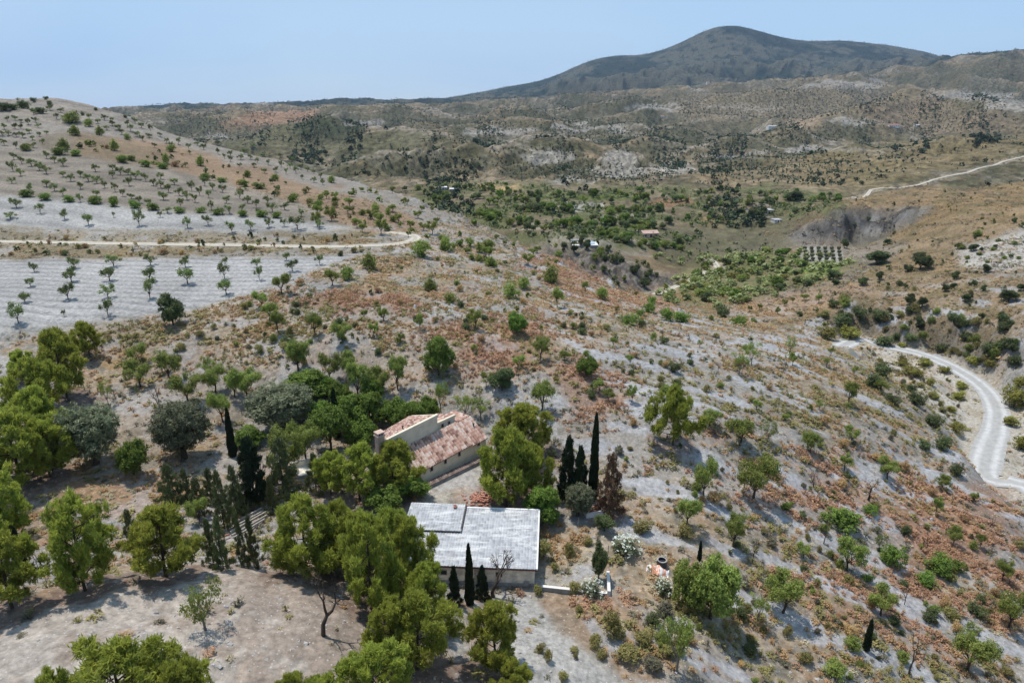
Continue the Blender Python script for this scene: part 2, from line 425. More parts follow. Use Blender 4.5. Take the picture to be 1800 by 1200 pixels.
# ------------------------------------------------------------------ materials
MATS = {}
def new_mat(name):
    m = bpy.data.materials.new(name); m.use_nodes = True
    nt = m.node_tree; nt.nodes.clear()
    return m, nt, nt.nodes, nt.links
def solid(name, col, rough=0.8, var=0.12, scale=1.5, bump=0.0, spec=0.2, dirt=None, coords='Object'):
    if name in MATS: return MATS[name]
    m, nt, n, l = new_mat(name)
    tc = n.new('ShaderNodeTexCoord')
    nz = n.new('ShaderNodeTexNoise'); nz.inputs['Scale'].default_value = scale; nz.inputs['Detail'].default_value = 7; nz.inputs['Roughness'].default_value = 0.65
    l.new(tc.outputs[coords], nz.inputs['Vector'])
    rp = n.new('ShaderNodeValToRGB')
    d = dirt if dirt else tuple(c * (1 - 2.2 * var) for c in col)
    rp.color_ramp.elements[0].position = 0.32; rp.color_ramp.elements[0].color = (*d, 1)
    rp.color_ramp.elements[1].position = 0.62; rp.color_ramp.elements[1].color = (*[min(1, c * (1 + var)) for c in col], 1)
    l.new(nz.outputs['Fac'], rp.inputs['Fac'])
    b = n.new('ShaderNodeBsdfPrincipled'); b.inputs['Roughness'].default_value = rough
    b.inputs['Specular IOR Level'].default_value = spec
    l.new(rp.outputs['Color'], b.inputs['Base Color'])
    if bump:
        bp = n.new('ShaderNodeBump'); bp.inputs['Strength'].default_value = bump; bp.inputs['Distance'].default_value = 0.05
        l.new(nz.outputs['Fac'], bp.inputs['Height']); l.new(bp.outputs['Normal'], b.inputs['Normal'])
    o = n.new('ShaderNodeOutputMaterial'); l.new(b.outputs['BSDF'], o.inputs['Surface'])
    MATS[name] = m
    return m
def leafmat(name, dark, light, trans=0.25, rough=0.6, rnd=0.25):
    m, nt, n, l = new_mat(name)
    at = n.new('ShaderNodeAttribute'); at.attribute_name = 'tint'
    oi = n.new('ShaderNodeObjectInfo')
    mix = n.new('ShaderNodeMixRGB'); mix.inputs['Color1'].default_value = (*dark, 1); mix.inputs['Color2'].default_value = (*light, 1)
    l.new(at.outputs['Fac'], mix.inputs['Fac'])
    hs = n.new('ShaderNodeHueSaturation')
    ma = n.new('ShaderNodeMath'); ma.operation = 'MULTIPLY_ADD'; ma.inputs[1].default_value = rnd * 2; ma.inputs[2].default_value = 1 - rnd
    l.new(oi.outputs['Random'], ma.inputs[0]); l.new(ma.outputs[0], hs.inputs['Value'])
    mh = n.new('ShaderNodeMath'); mh.operation = 'MULTIPLY_ADD'; mh.inputs[1].default_value = 0.025; mh.inputs[2].default_value = 0.482
    l.new(oi.outputs['Random'], mh.inputs[0]); l.new(mh.outputs[0], hs.inputs['Hue'])
    l.new(mix.outputs['Color'], hs.inputs['Color'])
    b = n.new('ShaderNodeBsdfPrincipled'); b.inputs['Roughness'].default_value = rough; b.inputs['Specular IOR Level'].default_value = 0.25
    l.new(hs.outputs['Color'], b.inputs['Base Color'])
    t = n.new('ShaderNodeBsdfTranslucent'); l.new(hs.outputs['Color'], t.inputs['Color'])
    ms = n.new('ShaderNodeMixShader'); ms.inputs['Fac'].default_value = trans
    l.new(b.outputs['BSDF'], ms.inputs[1]); l.new(t.outputs['BSDF'], ms.inputs[2])
    o = n.new('ShaderNodeOutputMaterial'); l.new(ms.outputs['Shader'], o.inputs['Surface'])
    MATS[name] = m
    return m
leafmat('pine_needles', (0.18, 0.225, 0.035), (0.45, 0.485, 0.085), 0.52, rnd=.12)
leafmat('olive_leaves', (0.11, 0.125, 0.065), (0.26, 0.275, 0.155), 0.3)
leafmat('almond_leaves', (0.135, 0.175, 0.035), (0.35, 0.41, 0.10), 0.42)
leafmat('bright_leaves', (0.085, 0.14, 0.022), (0.22, 0.32, 0.055), 0.4)
leafmat('dark_leaves', (0.055, 0.075, 0.027), (0.15, 0.185, 0.065), 0.25)
leafmat('orchard_leaves', (0.095, 0.13, 0.036), (0.22, 0.27, 0.085), 0.35, rnd=.32)
leafmat('cypress_leaves', (0.014, 0.024, 0.010), (0.035, 0.055, 0.020), 0.08, rnd=0.15)
leafmat('fir_leaves', (0.075, 0.095, 0.035), (0.19, 0.215, 0.08), 0.2)
leafmat('brown_leaves', (0.14, 0.085, 0.045), (0.27, 0.17, 0.09), 0.15)
leafmat('yellow_leaves', (0.15, 0.15, 0.03), (0.36, 0.34, 0.07), 0.3)
leafmat('flowers_white', (0.55, 0.60, 0.45), (0.85, 0.88, 0.78), 0.2, rnd=0.05)
leafmat('ochre_grass', (0.33, 0.21, 0.085), (0.62, 0.44, 0.21), 0.3)
leafmat('pale_grass', (0.33, 0.28, 0.17), (0.60, 0.52, 0.34), 0.25)
leafmat('rust_weeds', (0.28, 0.15, 0.09), (0.49, 0.29, 0.185), 0.3)
leafmat('esparto', (0.16, 0.145, 0.045), (0.38, 0.34, 0.12), 0.3)
leafmat('grey_scrub', (0.10, 0.095, 0.055), (0.24, 0.22, 0.14), 0.2)
leafmat('far_foliage', (0.032, 0.046, 0.024), (0.095, 0.12, 0.055), 0.1)
leafmat('reed_foliage', (0.17, 0.19, 0.07), (0.36, 0.38, 0.15), 0.3)
leafmat('valley_leaves', (0.11, 0.145, 0.05), (0.26, 0.31, 0.12), 0.3)
BARK = solid('bark', (0.085, 0.065, 0.05), 0.9, 0.25, 6, 0.4)
BARKG = solid('bark_grey', (0.20, 0.175, 0.15), 0.9, 0.2, 6, 0.3)
STONE = solid('stone', (0.42, 0.40, 0.38), 0.9, 0.2, 2, 0.5)

# ------------------------------------------------------------------ soil colours of the terrain
GX_, GY_, _ = proj(XG, YG, ZG)
w1 = fbm(XG / (0.05 * YG + 3), np.log(YG) * 14, 4, 61)
w2 = fbm(XG / (0.05 * YG + 3) + 50, np.log(YG) * 14, 4, 63)
w3 = fbm(XG / (0.012 * YG + .6), np.log(YG) * 60, 3, 65); w1 = w1 + .3 * w3; w2 = w2 + .35 * w3
WX = GX_ + w1 * 13; WY = GY_ + w2 * 8
C = np.zeros((NL, NU, 3))
GREY = np.array((.325, .325, .335)); LGREY = np.array((.44, .44, .445)); PINK = np.array((.36, .315, .285)); OCHRE = np.array((.33, .235, .13))
RUST = np.array((.29, .155, .095)); OLIVE = np.array((.135, .125, .07)); ROCK = np.array((.15, .145, .14)); WHITE = np.array((.58, .58, .58))
BROWN = np.array((.22, .165, .105)); FIELD = np.array((.30, .275, .25)); GREEN = np.array((.10, .135, .04)); DUST = np.array((.40, .345, .27))
def mixc(a, b, w): return a * (1 - w[..., None]) + b * w[..., None]
def lay(mask, col, strength=1.0):
    global C
    C = mixc(C, np.asarray(col), np.clip(mask, 0, 1) * strength)
nA = fbm(XG / 9, YG / 9, 5, 71); nB = fbm(XG / 3.1, YG / 3.1, 4, 73); nC = fbm(XG / 26, YG / 26, 4, 75); nD = fbm(XG / 90, YG / 90, 5, 77); nE = fbm(XG / 260, YG / 260, 4, 79)
nS = fbm(XG / 1.1, YG / 1.1, 3, 81)
# near hill
C[:] = GREY
lay(sstep(-0.15, 0.35, nA + 0.5 * nB), PINK, 0.75)
lay(sstep(0.0, 0.45, nC + 0.6 * nB), OCHRE, 0.55)
lay(sstep(0.25, 0.6, nB + 0.3 * nS), RUST, 0.30)
lay(sstep(0.15, 0.5, -nB + 0.4 * nA), OLIVE, 0.38)
lay(sstep(0.25, 0.5, nS + .4 * nB), LGREY, 0.4)
NEARM = (YG < 470)
# distance: brown and olive hills
wf = sstep(180, 330, YG) * np.where((GX_ > 820) | (YG > 470), 1, 0)
farc = np.zeros_like(C); farc[:] = BROWN
Csave = C; C = farc
nF = fbm(XG / 40, YG / 40, 5, 83); nG = fbm(XG / 13, YG / 13, 4, 85)
lay(sstep(-0.1, 0.4, nD + .3 * nF), (.245, .195, .135), 0.9)
lay(sstep(-0.05, 0.30, -nF - .4 * nE), (.095, .095, .055), 0.75)
lay(sstep(0.12, 0.42, nF + .5 * nG - 0.2 * nE), (.30, .28, .25), 0.65)
lay(sstep(0.1, 0.5, nG), (.085, .085, .05), 0.5)
lay(sstep(0.30, 0.55, nE + .3 * nD) * sstep(900, 1500, YG), (.33, .31, .28), 0.6)
gG = ridged(XG / 90, YG / 90, 4, 21) - 0.6 + .5 * (ridged(XG / 330, YG / 330, 4, 23) - .6)
# patchwork of plots: orchard soil, marl, scrub, fallow
def cells(X, Y, size, seed):
    X = X / size; Y = Y / size; xi = np.floor(X).astype(np.int64); yi = np.floor(Y).astype(np.int64)
    bd = np.full(X.shape, 9.); b2 = np.full(X.shape, 9.); bid = np.zeros(X.shape, np.int64); rr_ = np.random.RandomState(seed); jx = rr_.rand(512); jy = rr_.rand(512)
    for dx in (-1, 0, 1):
        for dy in (-1, 0, 1):
            k = _P[(_P[(xi + dx) & 511] + yi + dy) & 511]
            d = np.hypot(xi + dx + .15 + .7 * jx[k] - X, yi + dy + .15 + .7 * jy[k] - Y)
            m = d < bd; b2 = np.where(m, bd, np.minimum(b2, d)); bid = np.where(m, k, bid); bd = np.where(m, d, bd)
    return bid, b2 - bd
cw = 22 * fbm(XG / 60, YG / 60, 3, 131)
cid, ced = cells(XG + cw + .25 * YG, YG * .8 + 1.2 * cw, 95, 5)
PAL = np.array([(.25, .20, .135), (.33, .30, .265), (.115, .115, .065), (.07, .075, .045), (.20, .165, .105), (.29, .235, .16), (.15, .145, .085), (.34, .31, .28)])[np.random.RandomState(3).choice(8, 512, p=[.2, .12, .14, .12, .14, .12, .1, .06])]
pm = sstep(480, 700, YG) * (1 - sstep(3600, 3900, YG))
C = mixc(C, PAL[cid], .66 * pm)
lay(pm * (1 - sstep(.02, .06, ced)), (.08, .085, .05), .5)
nV = fbm(XG / 22, YG / 30, 4, 133)
lay(sstep(0.15, -.5, gG + .5 * nV) * sstep(480, 600, YG), (.060, .068, .038), 0.75)
lay(sstep(.18, .32, nV + .35 * nG) * pm, (.065, .07, .042), .6)
lay(sstep(.36, .46, -nV + .35 * nG) * pm, (.33, .30, .26), .45)
# camera-side (north) slopes: scrub with shade painted in; tops, far sides bare and pale
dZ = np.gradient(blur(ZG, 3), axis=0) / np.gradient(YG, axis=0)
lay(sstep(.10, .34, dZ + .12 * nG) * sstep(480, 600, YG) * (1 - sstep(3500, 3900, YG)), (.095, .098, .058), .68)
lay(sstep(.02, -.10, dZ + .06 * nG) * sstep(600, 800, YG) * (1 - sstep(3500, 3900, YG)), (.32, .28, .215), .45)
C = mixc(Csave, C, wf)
def zone(poly, col, st=1.0, y0=0, y1=1e9, warp=1.0, noise=None, lo=-.2, hi=.3):
    m = pip(GX_ + w1 * 13 * warp, GY_ + w2 * 8 * warp, poly) & (YG > y0) & (YG < y1)
    m = blur(m.astype(np.float32), 3)
    if noise is not None: m = m * sstep(lo, hi, noise)
    lay(m, col, st)
# ---- distant zones
zone([(150, 150), (900, -200), (2000, -200), (2000, 108), (1690, 112), (1560, 128), (1450, 141), (1330, 146), (1200, 156), (1000, 168), (850, 184), (700, 192), (420, 196), (150, 200)], (.022, .044, .034), 1, 3900, 20000, .25)
mz = YG > 3950
gm = ridged(XG / 700, YG / 900, 5, 31) - .7
lay(mz * sstep(.05, .5, gm + .4 * fbm(XG / 160, YG / 260, 5, 87)), (.15, .15, .115), 0.6)
lay(mz * sstep(.1, .4, fbm(XG / 90, YG / 140, 4, 151)), (.12, .12, .095), .5)
lay(mz * sstep(.0, -.5, gm), (.028, .042, .028), 0.6)
lay(mz * sstep(.25, .5, fbm(XG / 60, YG / 90, 4, 89)), (.012, .026, .022), 0.8)
zone([(430, 200), (480, 190), (560, 192), (545, 216), (440, 222), (380, 222)], (.34, .22, .15), .9, 1500, 3300, .3)
zone([(510, 220), (560, 205), (640, 215), (645, 232), (600, 250), (530, 246)], (.05, .065, .04), .85, 900, 1700, .6)
zone([(390, 240), (470, 222), (520, 228), (560, 252), (700, 230), (820, 245), (700, 262), (500, 272), (400, 262)], (.14, .14, .085), .7, 700, 1700, .8)
for c, rx, ry in [((1090, 278), 38, 12), ((1090, 300), 60, 14), ((1180, 296), 40, 10), ((1085, 228), 25, 14), ((1010, 222), 60, 5), ((640, 218), 45, 7), ((880, 232), 80, 8), ((1420, 262), 60, 7),
                  ((1290, 272), 60, 5), ((1530, 262), 90, 5), ((1770, 185), 45, 14), ((1480, 150), 90, 8), ((1000, 318), 60, 5), ((380, 240), 28, 4), ((1150, 190), 60, 6), ((1700, 168), 90, 10), ((1300, 188), 80, 6), ((960, 276), 55, 12), ((1500, 215), 60, 5)]:
    m = np.exp(-(((WX - c[0]) / rx) ** 2 + ((WY - c[1]) / ry) ** 2) * 1.0) * (YG > 600)
    lay(sstep(.35, .55, m), (.36, .35, .34), .75)
zone([(1180, 165), (1500, 150), (1700, 160), (1600, 200), (1400, 215), (1200, 212)], (.27, .225, .16), .55, 1500, 4000, 1)
zone([(1500, 190), (1620, 168), (1700, 190), (1800, 205), (1800, 240), (1560, 232)], (.24, .19, .14), .6, 900, 2400, 1)
zone([(1480, 345), (1700, 290), (1830, 262), (1830, 240), (1600, 250), (1450, 262), (1380, 300)], (.22, .18, .10), .7, 500, 1600, 1)
zone([(1200, 300), (1480, 290), (1500, 345), (1250, 335)], (.25, .20, .13), .6, 450, 1200, 1)
zone([(1370, 215), (1440, 212), (1490, 216), (1400, 226), (1380, 222)], (.36, .28, .21), .8, 900, 3000, .2)
# ---- valley floor
zone([(760, 318), (1360, 330), (1500, 345), (1480, 372), (1400, 385), (1330, 430), (1180, 440), (900, 425), (820, 385), (700, 345)], (.21, .18, .125), .8, 300, 760, 1)
zone([(760, 318), (1360, 330), (1500, 345), (1480, 372), (1400, 385), (1330, 430), (1180, 440), (900, 425), (820, 385), (700, 345)], (.12, .14, .06), .85, 300, 760, 1, nF, -.3, .1)
zone([(840, 325), (920, 326), (900, 336), (850, 334)], (.45, .33, .19), .9, 350, 900, .3)
for c, rx, ry, cc in [((1020, 362), 50, 4, LGREY), ((1090, 380), 60, 6, FIELD), ((960, 398), 70, 4, PINK), ((1180, 357), 50, 5, (.30, .18, .12)), ((1145, 425), 60, 5, PINK), ((1250, 392), 30, 12, OCHRE), ((1345, 372), 16, 14, FIELD), ((930, 350), 70, 4, GREEN), ((1050, 345), 90, 5, GREEN), ((1095, 402), 90, 6, GREEN)]:
    m = np.exp(-(((WX - c[0]) / rx) ** 2 + ((WY - c[1]) / ry) ** 2)) * (YG > 280) * (YG < 900)
    lay(sstep(.35, .5, m), cc, .85)
zone([(1165, 400), (1390, 372), (1400, 430), (1300, 455), (1180, 455), (1150, 430)], (.135, .13, .085), .75, 250, 640, 1)
zone([(1180, 500), (1260, 455), (1330, 440), (1420, 445), (1510, 462), (1440, 495), (1340, 525), (1240, 545), (1170, 525)], (.17, .175, .08), .9, 200, 520, 1)
zone([(1180, 500), (1260, 455), (1330, 440), (1420, 445), (1510, 462), (1440, 495), (1340, 525), (1240, 545), (1170, 525)], (.26, .22, .14), .8, 200, 520, 1, nA, .05, .4)
zone([(1410, 460), (1480, 460), (1470, 480), (1405, 482)], (.15, .22, .05), .9, 200, 520, .3)
zone([(1408, 434), (1485, 434), (1480, 462), (1410, 462)], LGREY, .9, 200, 520, .2)
zone([(1485, 430), (1560, 425), (1560, 462), (1490, 458)], FIELD, .7, 200, 520, .5)
# ---- right slope
zone([(1480, 350), (1650, 330), (1830, 310), (1830, 620), (1700, 600), (1500, 560), (1350, 575), (1400, 520), (1520, 480), (1600, 440)], (.30, .215, .125), .72, 170, 520, 1)
zone([(1480, 350), (1650, 330), (1830, 310), (1830, 620), (1700, 600), (1500, 560), (1350, 575), (1400, 520), (1520, 480), (1600, 440)], (.135, .125, .065), .55, 170, 520, 1, nA + .4 * nB, -.05, .35)
zone([(1270, 545), (1300, 530), (1420, 512), (1510, 498), (1550, 505), (1480, 530), (1400, 548), (1320, 562)], (.33, .245, .185), .95, 190, 420, .4)
zone([(1385, 420), (1420, 392), (1480, 372), (1560, 370), (1640, 362), (1600, 395), (1540, 418), (1440, 424)], (.215, .22, .235), .95, 300, 600, .7)
zone([(1385, 420), (1420, 392), (1480, 372), (1560, 370), (1640, 362), (1600, 395), (1540, 418), (1440, 424)], (.05, .05, .052), .85, 300, 600, .7, fbm(XG / 7, YG / 16, 4, 135), -.1, .3)
zone([(1440, 385), (1480, 372), (1545, 372), (1520, 384), (1450, 392)], (.09, .088, .085), .85, 300, 600, .5)
zone([(1680, 440), (1830, 385), (1830, 470), (1760, 478), (1690, 468)], (.50, .50, .51), .85, 170, 500, .8)
zone([(1400, 555), (1480, 540), (1640, 560), (1830, 600), (1830, 700), (1760, 670), (1640, 625), (1500, 590)], (.13, .115, .085), .7, 170, 260, 1)
zone([(960, 440), (1060, 436), (1120, 470), (1190, 500), (1140, 516), (1060, 505), (1000, 490)], (.075, .072, .070), .9, 225, 420, .8)
zone([(960, 440), (1060, 436), (1120, 470), (1190, 500), (1140, 516), (1060, 505), (1000, 490)], (.24, .23, .22), .7, 225, 420, .8, nB + .5 * nS, .0, .4)
zone([(960, 410), (1080, 420), (1080, 432), (1000, 436), (965, 432)], (.38, .36, .33), .6, 225, 420, .5)
# ---- river bed
zone([(1440, 590), (1500, 594), (1620, 615), (1740, 670), (1800, 720), (1830, 900), (1700, 860), (1690, 790), (1620, 700), (1560, 655), (1520, 628)], (.56, .54, .51), .85, 106, 240, .5)
zone([(1440, 590), (1500, 594), (1620, 615), (1740, 670), (1800, 720), (1830, 900), (1700, 860), (1690, 790), (1620, 700), (1560, 655), (1520, 628)], (.26, .22, .14), .5, 106, 240, .5, nB + nA, .1, .5)
# ---- left hill
LH = [(-50, 180), (90, 168), (200, 193), (300, 233), (400, 260), (500, 286), (600, 315), (700, 343), (800, 376), (740, 400), (700, 412), (640, 405), (0, 412), (-50, 412)]
zone(LH, (.285, .265, .245), .9, 150, 470, .3)
zone([(130, 235), (200, 240), (300, 252), (420, 292), (480, 303), (560, 330), (640, 345), (720, 385), (760, 400), (700, 412), (640, 410), (560, 372), (450, 335), (330, 307), (200, 290), (130, 272)], (.30, .205, .13), .75, 150, 470, 1)
zone([(60, 245), (130, 232), (280, 262), (330, 300), (200, 288), (80, 262)], (.20, .17, .12), .6, 150, 470, 1)
zone([(-50, 262), (130, 273), (250, 290), (330, 305), (430, 330), (520, 355), (545, 375), (545, 388), (400, 378), (250, 370), (150, 352), (-50, 343)], (.285, .26, .235), .95, 120, 400, .3)
zone([(-50, 343), (150, 352), (250, 370), (400, 379), (520, 388), (615, 397), (640, 404), (560, 411), (400, 412), (200, 408), (-50, 402)], (.395, .39, .38), .95, 120, 400, .3)
zone([(-50, 402), (200, 408), (400, 413), (640, 408), (700, 415), (640, 440), (540, 452), (330, 452), (-50, 458)], (.23, .19, .115), .85, 120, 300, .5)
zone([(-50, 410), (200, 413), (500, 423), (500, 426), (200, 418), (-50, 415)], (.5, .49, .47), .9, 120, 300, .2)
zone([(-50, 458), (330, 453), (560, 449), (650, 444), (590, 465), (520, 490), (470, 507), (420, 522), (340, 547), (240, 562), (120, 577), (-50, 592)], (.395, .39, .385), 1, 95, 260, .4)
# ---- slope between: rust and grey patches
for c, rx, ry, cc, st in [((640, 530), 110, 22, RUST, .6), ((700, 480), 120, 35, OCHRE, .45), ((870, 600), 90, 45, RUST, .55), ((1010, 470), 60, 40, RUST, .6), ((1120, 520), 90, 20, RUST, .5), ((1040, 680), 70, 45, RUST, .6), ((1240, 770), 40, 20, RUST, .8),
                          ((1500, 880), 160, 40, RUST, .6), ((1640, 960), 120, 60, RUST, .6), ((1560, 1060), 100, 50, RUST, .5), ((1700, 900), 100, 60, RUST, .6), ((720, 500), 30, 12, GREY, .8), ((900, 550), 110, 12, GREY, .9), ((860, 530), 60, 20, GREY, .6),
                          ((760, 480), 12, 40, GREY, .7), ((1130, 640), 110, 50, GREY, .8), ((1300, 700), 160, 80, GREY, .55), ((1150, 780), 130, 60, GREY, .8), ((1400, 880), 120, 45, GREY, .75), ((1500, 950), 130, 40, GREY, .7), ((1300, 1080), 80, 100, GREY, .6),
                          ((1560, 1150), 120, 60, GREY, .6), ((600, 640), 200, 25, PINK, .8), ((380, 640), 180, 40, PINK, .7), ((250, 720), 120, 45, (.36, .32, .29), .9), ((30, 680), 60, 60, (.40, .39, .38), .9), ((200, 630), 60, 20, OCHRE, .8), ((220, 870), 130, 40, (.34, .225, .15), .9),
                          ((80, 940), 60, 50, (.30, .21, .15), .8), ((700, 640), 80, 40, PINK, .8), ((890, 690), 100, 30, LGREY, .4), ((1440, 700), 100, 60, OCHRE, .35), ((350, 820), 60, 60, OCHRE, .4), ((1720, 1030), 40, 30, LGREY, .5)]:
    m = np.exp(-(((WX - c[0]) / rx) ** 2 + ((WY - c[1]) / ry) ** 2)) * (YG < 260)
    lay(sstep(.25, .6, m + .12 * nB), cc, st)
# ---- front plateau and yard
zone([(-80, 1075), (60, 1058), (200, 1035), (330, 1000), (400, 990), (500, 998), (560, 1010), (640, 1040), (760, 1100), (860, 1300), (700, 1500), (-400, 1500), (-80, 1200)], (.37, .32, .295), .95, 0, 90, 1)
zone([(-80, 1075), (60, 1058), (200, 1035), (330, 1000), (400, 990), (500, 998), (560, 1010), (640, 1040), (760, 1100), (860, 1300), (700, 1500), (-400, 1500), (-80, 1200)], (.45, .44, .44), .6, 0, 90, 1, nC + .8 * nB, .0, .4)
zone([(860, 1035), (935, 1045), (980, 1100), (1060, 1160), (1120, 1220), (1000, 1500), (820, 1500), (900, 1180)], (.47, .48, .50), .95, 0, 90, 1)
zone([(740, 835), (850, 790), (870, 870), (860, 905), (740, 885)], (.43, .415, .39), .95, 0, 130, .6)
zone([(790, 860), (870, 850), (870, 905), (800, 900)], (.36, .27, .215), .7, 0, 130, 1)
zone([(945, 940), (1065, 930), (1065, 1045), (945, 1040)], (.40, .37, .33), .9, 0, 110, .5)
zone([(940, 1040), (1100, 1040), (1130, 1120), (1040, 1130), (960, 1070)], (.36, .27, .20), .7, 0, 110, 1)
zone([(1060, 750), (1250, 800), (1330, 900), (1180, 900), (1080, 870)], (.37, .36, .36), .6, 0, 130, 1)
# furrows: ploughed lines following the contour in the left fields
lf = pip(GX_, GY_, [(-60, 455), (650, 444), (470, 507), (340, 547), (120, 577), (-60, 592)]) & (YG < 260)
uf = pip(GX_, GY_, [(-60, 262), (130, 273), (330, 305), (545, 375), (640, 404), (560, 411), (-60, 402)]) & (YG < 400)
stripe = np.sin((YG + XG * 0.03 + fbm(XG / 50, YG / 50, 2, 91) * 4) * 2 * np.pi / 3.4)
stripe2 = np.sin((ZG * 1.0 + XG * 0.06 + fbm(XG / 40, YG / 40, 2, 93) * .5) * 2 * np.pi / 1.25)
C *= (1 - lf * (sstep(-.2, .9, stripe + .5 * nS) * .26))[..., None]
C *= (1 - uf * (sstep(-.2, .9, stripe2 + .5 * nS) * .22))[..., None]
ZG = ZG + lf * stripe * -0.09 + uf * stripe2 * -0.05
lay(ROADMASK * sstep(-.5, .5, nS + nB) , (.42, .385, .33), .75)
C *= np.clip(1 + 0.10 * nS[..., None] + 0.07 * nB[..., None], .6, 1.4)
nearw = 1 - sstep(250, 600, YG)
C *= (0.70 * nearw + 0.70 * (1 - nearw))[..., None]
C[..., 0] *= 1.08; C[..., 2] *= 0.87
hillm = blur((pip(GX_, GY_, LH + [(-50, 170)]) | lf | uf).astype(np.float32), 4) * (YG < 470) * (1 - sstep(.06, .16, (C[..., 0] - C[..., 2]) / (C.max(-1) + .01) - .16))
C *= (1 + hillm[..., None] * np.array([.10, .15, .26]))
C = np.clip(C, 0.01, 0.8)

# ground material
def ground_mat():
    m, nt, n, l = new_mat('ground_soil')
    at = n.new('ShaderNodeAttribute'); at.attribute_name = 'soil'
    tc = n.new('ShaderNodeTexCoord')
    def nz(scale, det, rough=.6):
        q = n.new('ShaderNodeTexNoise'); q.inputs['Scale'].default_value = scale; q.inputs['Detail'].default_value = det; q.inputs['Roughness'].default_value = rough
        l.new(tc.outputs['Object'], q.inputs['Vector']); return q
    a = nz(1.6, 9, .72); b = nz(0.05, 8, .7)
    mr = n.new('ShaderNodeMapRange'); mr.inputs['From Min'].default_value = .33; mr.inputs['From Max'].default_value = .67; mr.inputs['To Min'].default_value = .62; mr.inputs['To Max'].default_value = 1.38
    l.new(a.outputs['Fac'], mr.inputs['Value'])
    mr2 = n.new('ShaderNodeMapRange'); mr2.inputs['From Min'].default_value = .33; mr2.inputs['From Max'].default_value = .67; mr2.inputs['To Min'].default_value = .82; mr2.inputs['To Max'].default_value = 1.18
    l.new(b.outputs['Fac'], mr2.inputs['Value'])
    # coarse mottling grows with the attribute's fourth channel
    c3 = nz(0.11, 5, .75); m3 = n.new('ShaderNodeMapRange'); m3.inputs['From Min'].default_value = .36; m3.inputs['From Max'].default_value = .64; m3.inputs['To Min'].default_value = -.55; m3.inputs['To Max'].default_value = .55
    l.new(c3.outputs['Fac'], m3.inputs['Value'])
    fm = n.new('ShaderNodeMath'); fm.operation = 'MULTIPLY'; l.new(m3.outputs[0], fm.inputs[0]); l.new(at.outputs['Alpha'], fm.inputs[1])
    fa = n.new('ShaderNodeMath'); fa.operation = 'ADD'; l.new(mr2.outputs[0], fa.inputs[0]); l.new(fm.outputs[0], fa.inputs[1]); mr2 = fa
    mm = n.new('ShaderNodeMath'); mm.operation = 'MULTIPLY'; l.new(mr.outputs[0], mm.inputs[0]); l.new(mr2.outputs[0], mm.inputs[1])
    vm = n.new('ShaderNodeVectorMath'); vm.operation = 'SCALE'; l.new(at.outputs['Color'], vm.inputs[0]); l.new(mm.outputs[0], vm.inputs['Scale'])
    # pale stones scattered in the soil
    vo = n.new('ShaderNodeTexVoronoi'); vo.inputs['Scale'].default_value = 3.2; l.new(tc.outputs['Object'], vo.inputs['Vector'])
    st = n.new('ShaderNodeMapRange'); st.inputs['From Min'].default_value = .12; st.inputs['From Max'].default_value = .26; st.inputs['To Min'].default_value = 1; st.inputs['To Max'].default_value = 0
    l.new(vo.outputs['Distance'], st.inputs['Value'])
    gt = n.new('ShaderNodeMath'); gt.operation = 'GREATER_THAN'; gt.inputs[1].default_value = .62
    sx = n.new('ShaderNodeSeparateColor'); l.new(vo.outputs['Color'], sx.inputs[0]); l.new(sx.outputs[0], gt.inputs[0])
    sm = n.new('ShaderNodeMath'); sm.operation = 'MULTIPLY'; l.new(st.outputs[0], sm.inputs[0]); l.new(gt.outputs[0], sm.inputs[1])
    s2 = n.new('ShaderNodeMath'); s2.operation = 'MULTIPLY'; s2.inputs[1].default_value = .55; l.new(sm.outputs[0], s2.inputs[0])
    mx = n.new('ShaderNodeMixRGB'); mx.inputs['Color2'].default_value = (.62, .61, .60, 1); l.new(s2.outputs[0], mx.inputs['Fac']); l.new(vm.outputs[0], mx.inputs['Color1'])
    bs = n.new('ShaderNodeBsdfPrincipled'); bs.inputs['Roughness'].default_value = .95; bs.inputs['Specular IOR Level'].default_value = .1
    l.new(mx.outputs['Color'], bs.inputs['Base Color'])
    bp = n.new('ShaderNodeBump'); bp.inputs['Strength'].default_value = .7; bp.inputs['Distance'].default_value = .12
    l.new(a.outputs['Fac'], bp.inputs['Height']); l.new(bp.outputs['Normal'], bs.inputs['Normal'])
    o = n.new('ShaderNodeOutputMaterial'); l.new(bs.outputs['BSDF'], o.inputs['Surface'])
    return m
GMAT = ground_mat()

def build_terrain():
    # one sheet; a far flat apron closes it out to the horizon and behind the camera
    V = np.stack([XG, YG, ZG], -1).reshape(-1, 3)
    j, i = np.meshgrid(np.arange(NL - 1), np.arange(NU - 1), indexing='ij')
    a = (j * NU + i).ravel(); F = np.stack([a, a + 1, a + NU + 1, a + NU], -1)
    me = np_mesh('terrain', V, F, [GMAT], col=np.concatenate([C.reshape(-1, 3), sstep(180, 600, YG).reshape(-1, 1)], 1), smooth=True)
    o = mesh_obj('terrain', me); tag(o, kind='structure')
    # the sheet carries on under and behind the viewpoint
    ax = np.linspace(-400, 400, 60); ay = np.linspace(-300, 13.9, 40)
    AX, AY = np.meshgrid(ax, ay)
    zz = np.interp(AX.ravel(), XG[0], ZG[0]).reshape(AX.shape)
    V = np.stack([AX, AY, zz - 0.02 * (14 - AY)], -1).reshape(-1, 3)
    j, i = np.meshgrid(np.arange(39), np.arange(59), indexing='ij'); a = (j * 60 + i).ravel()
    me = np_mesh('ground_behind', V, np.stack([a, a + 1, a + 61, a + 60], -1), [GMAT], col=np.tile(GREY, (len(V), 1)), smooth=True)
    tag(mesh_obj('ground', me), kind='structure')

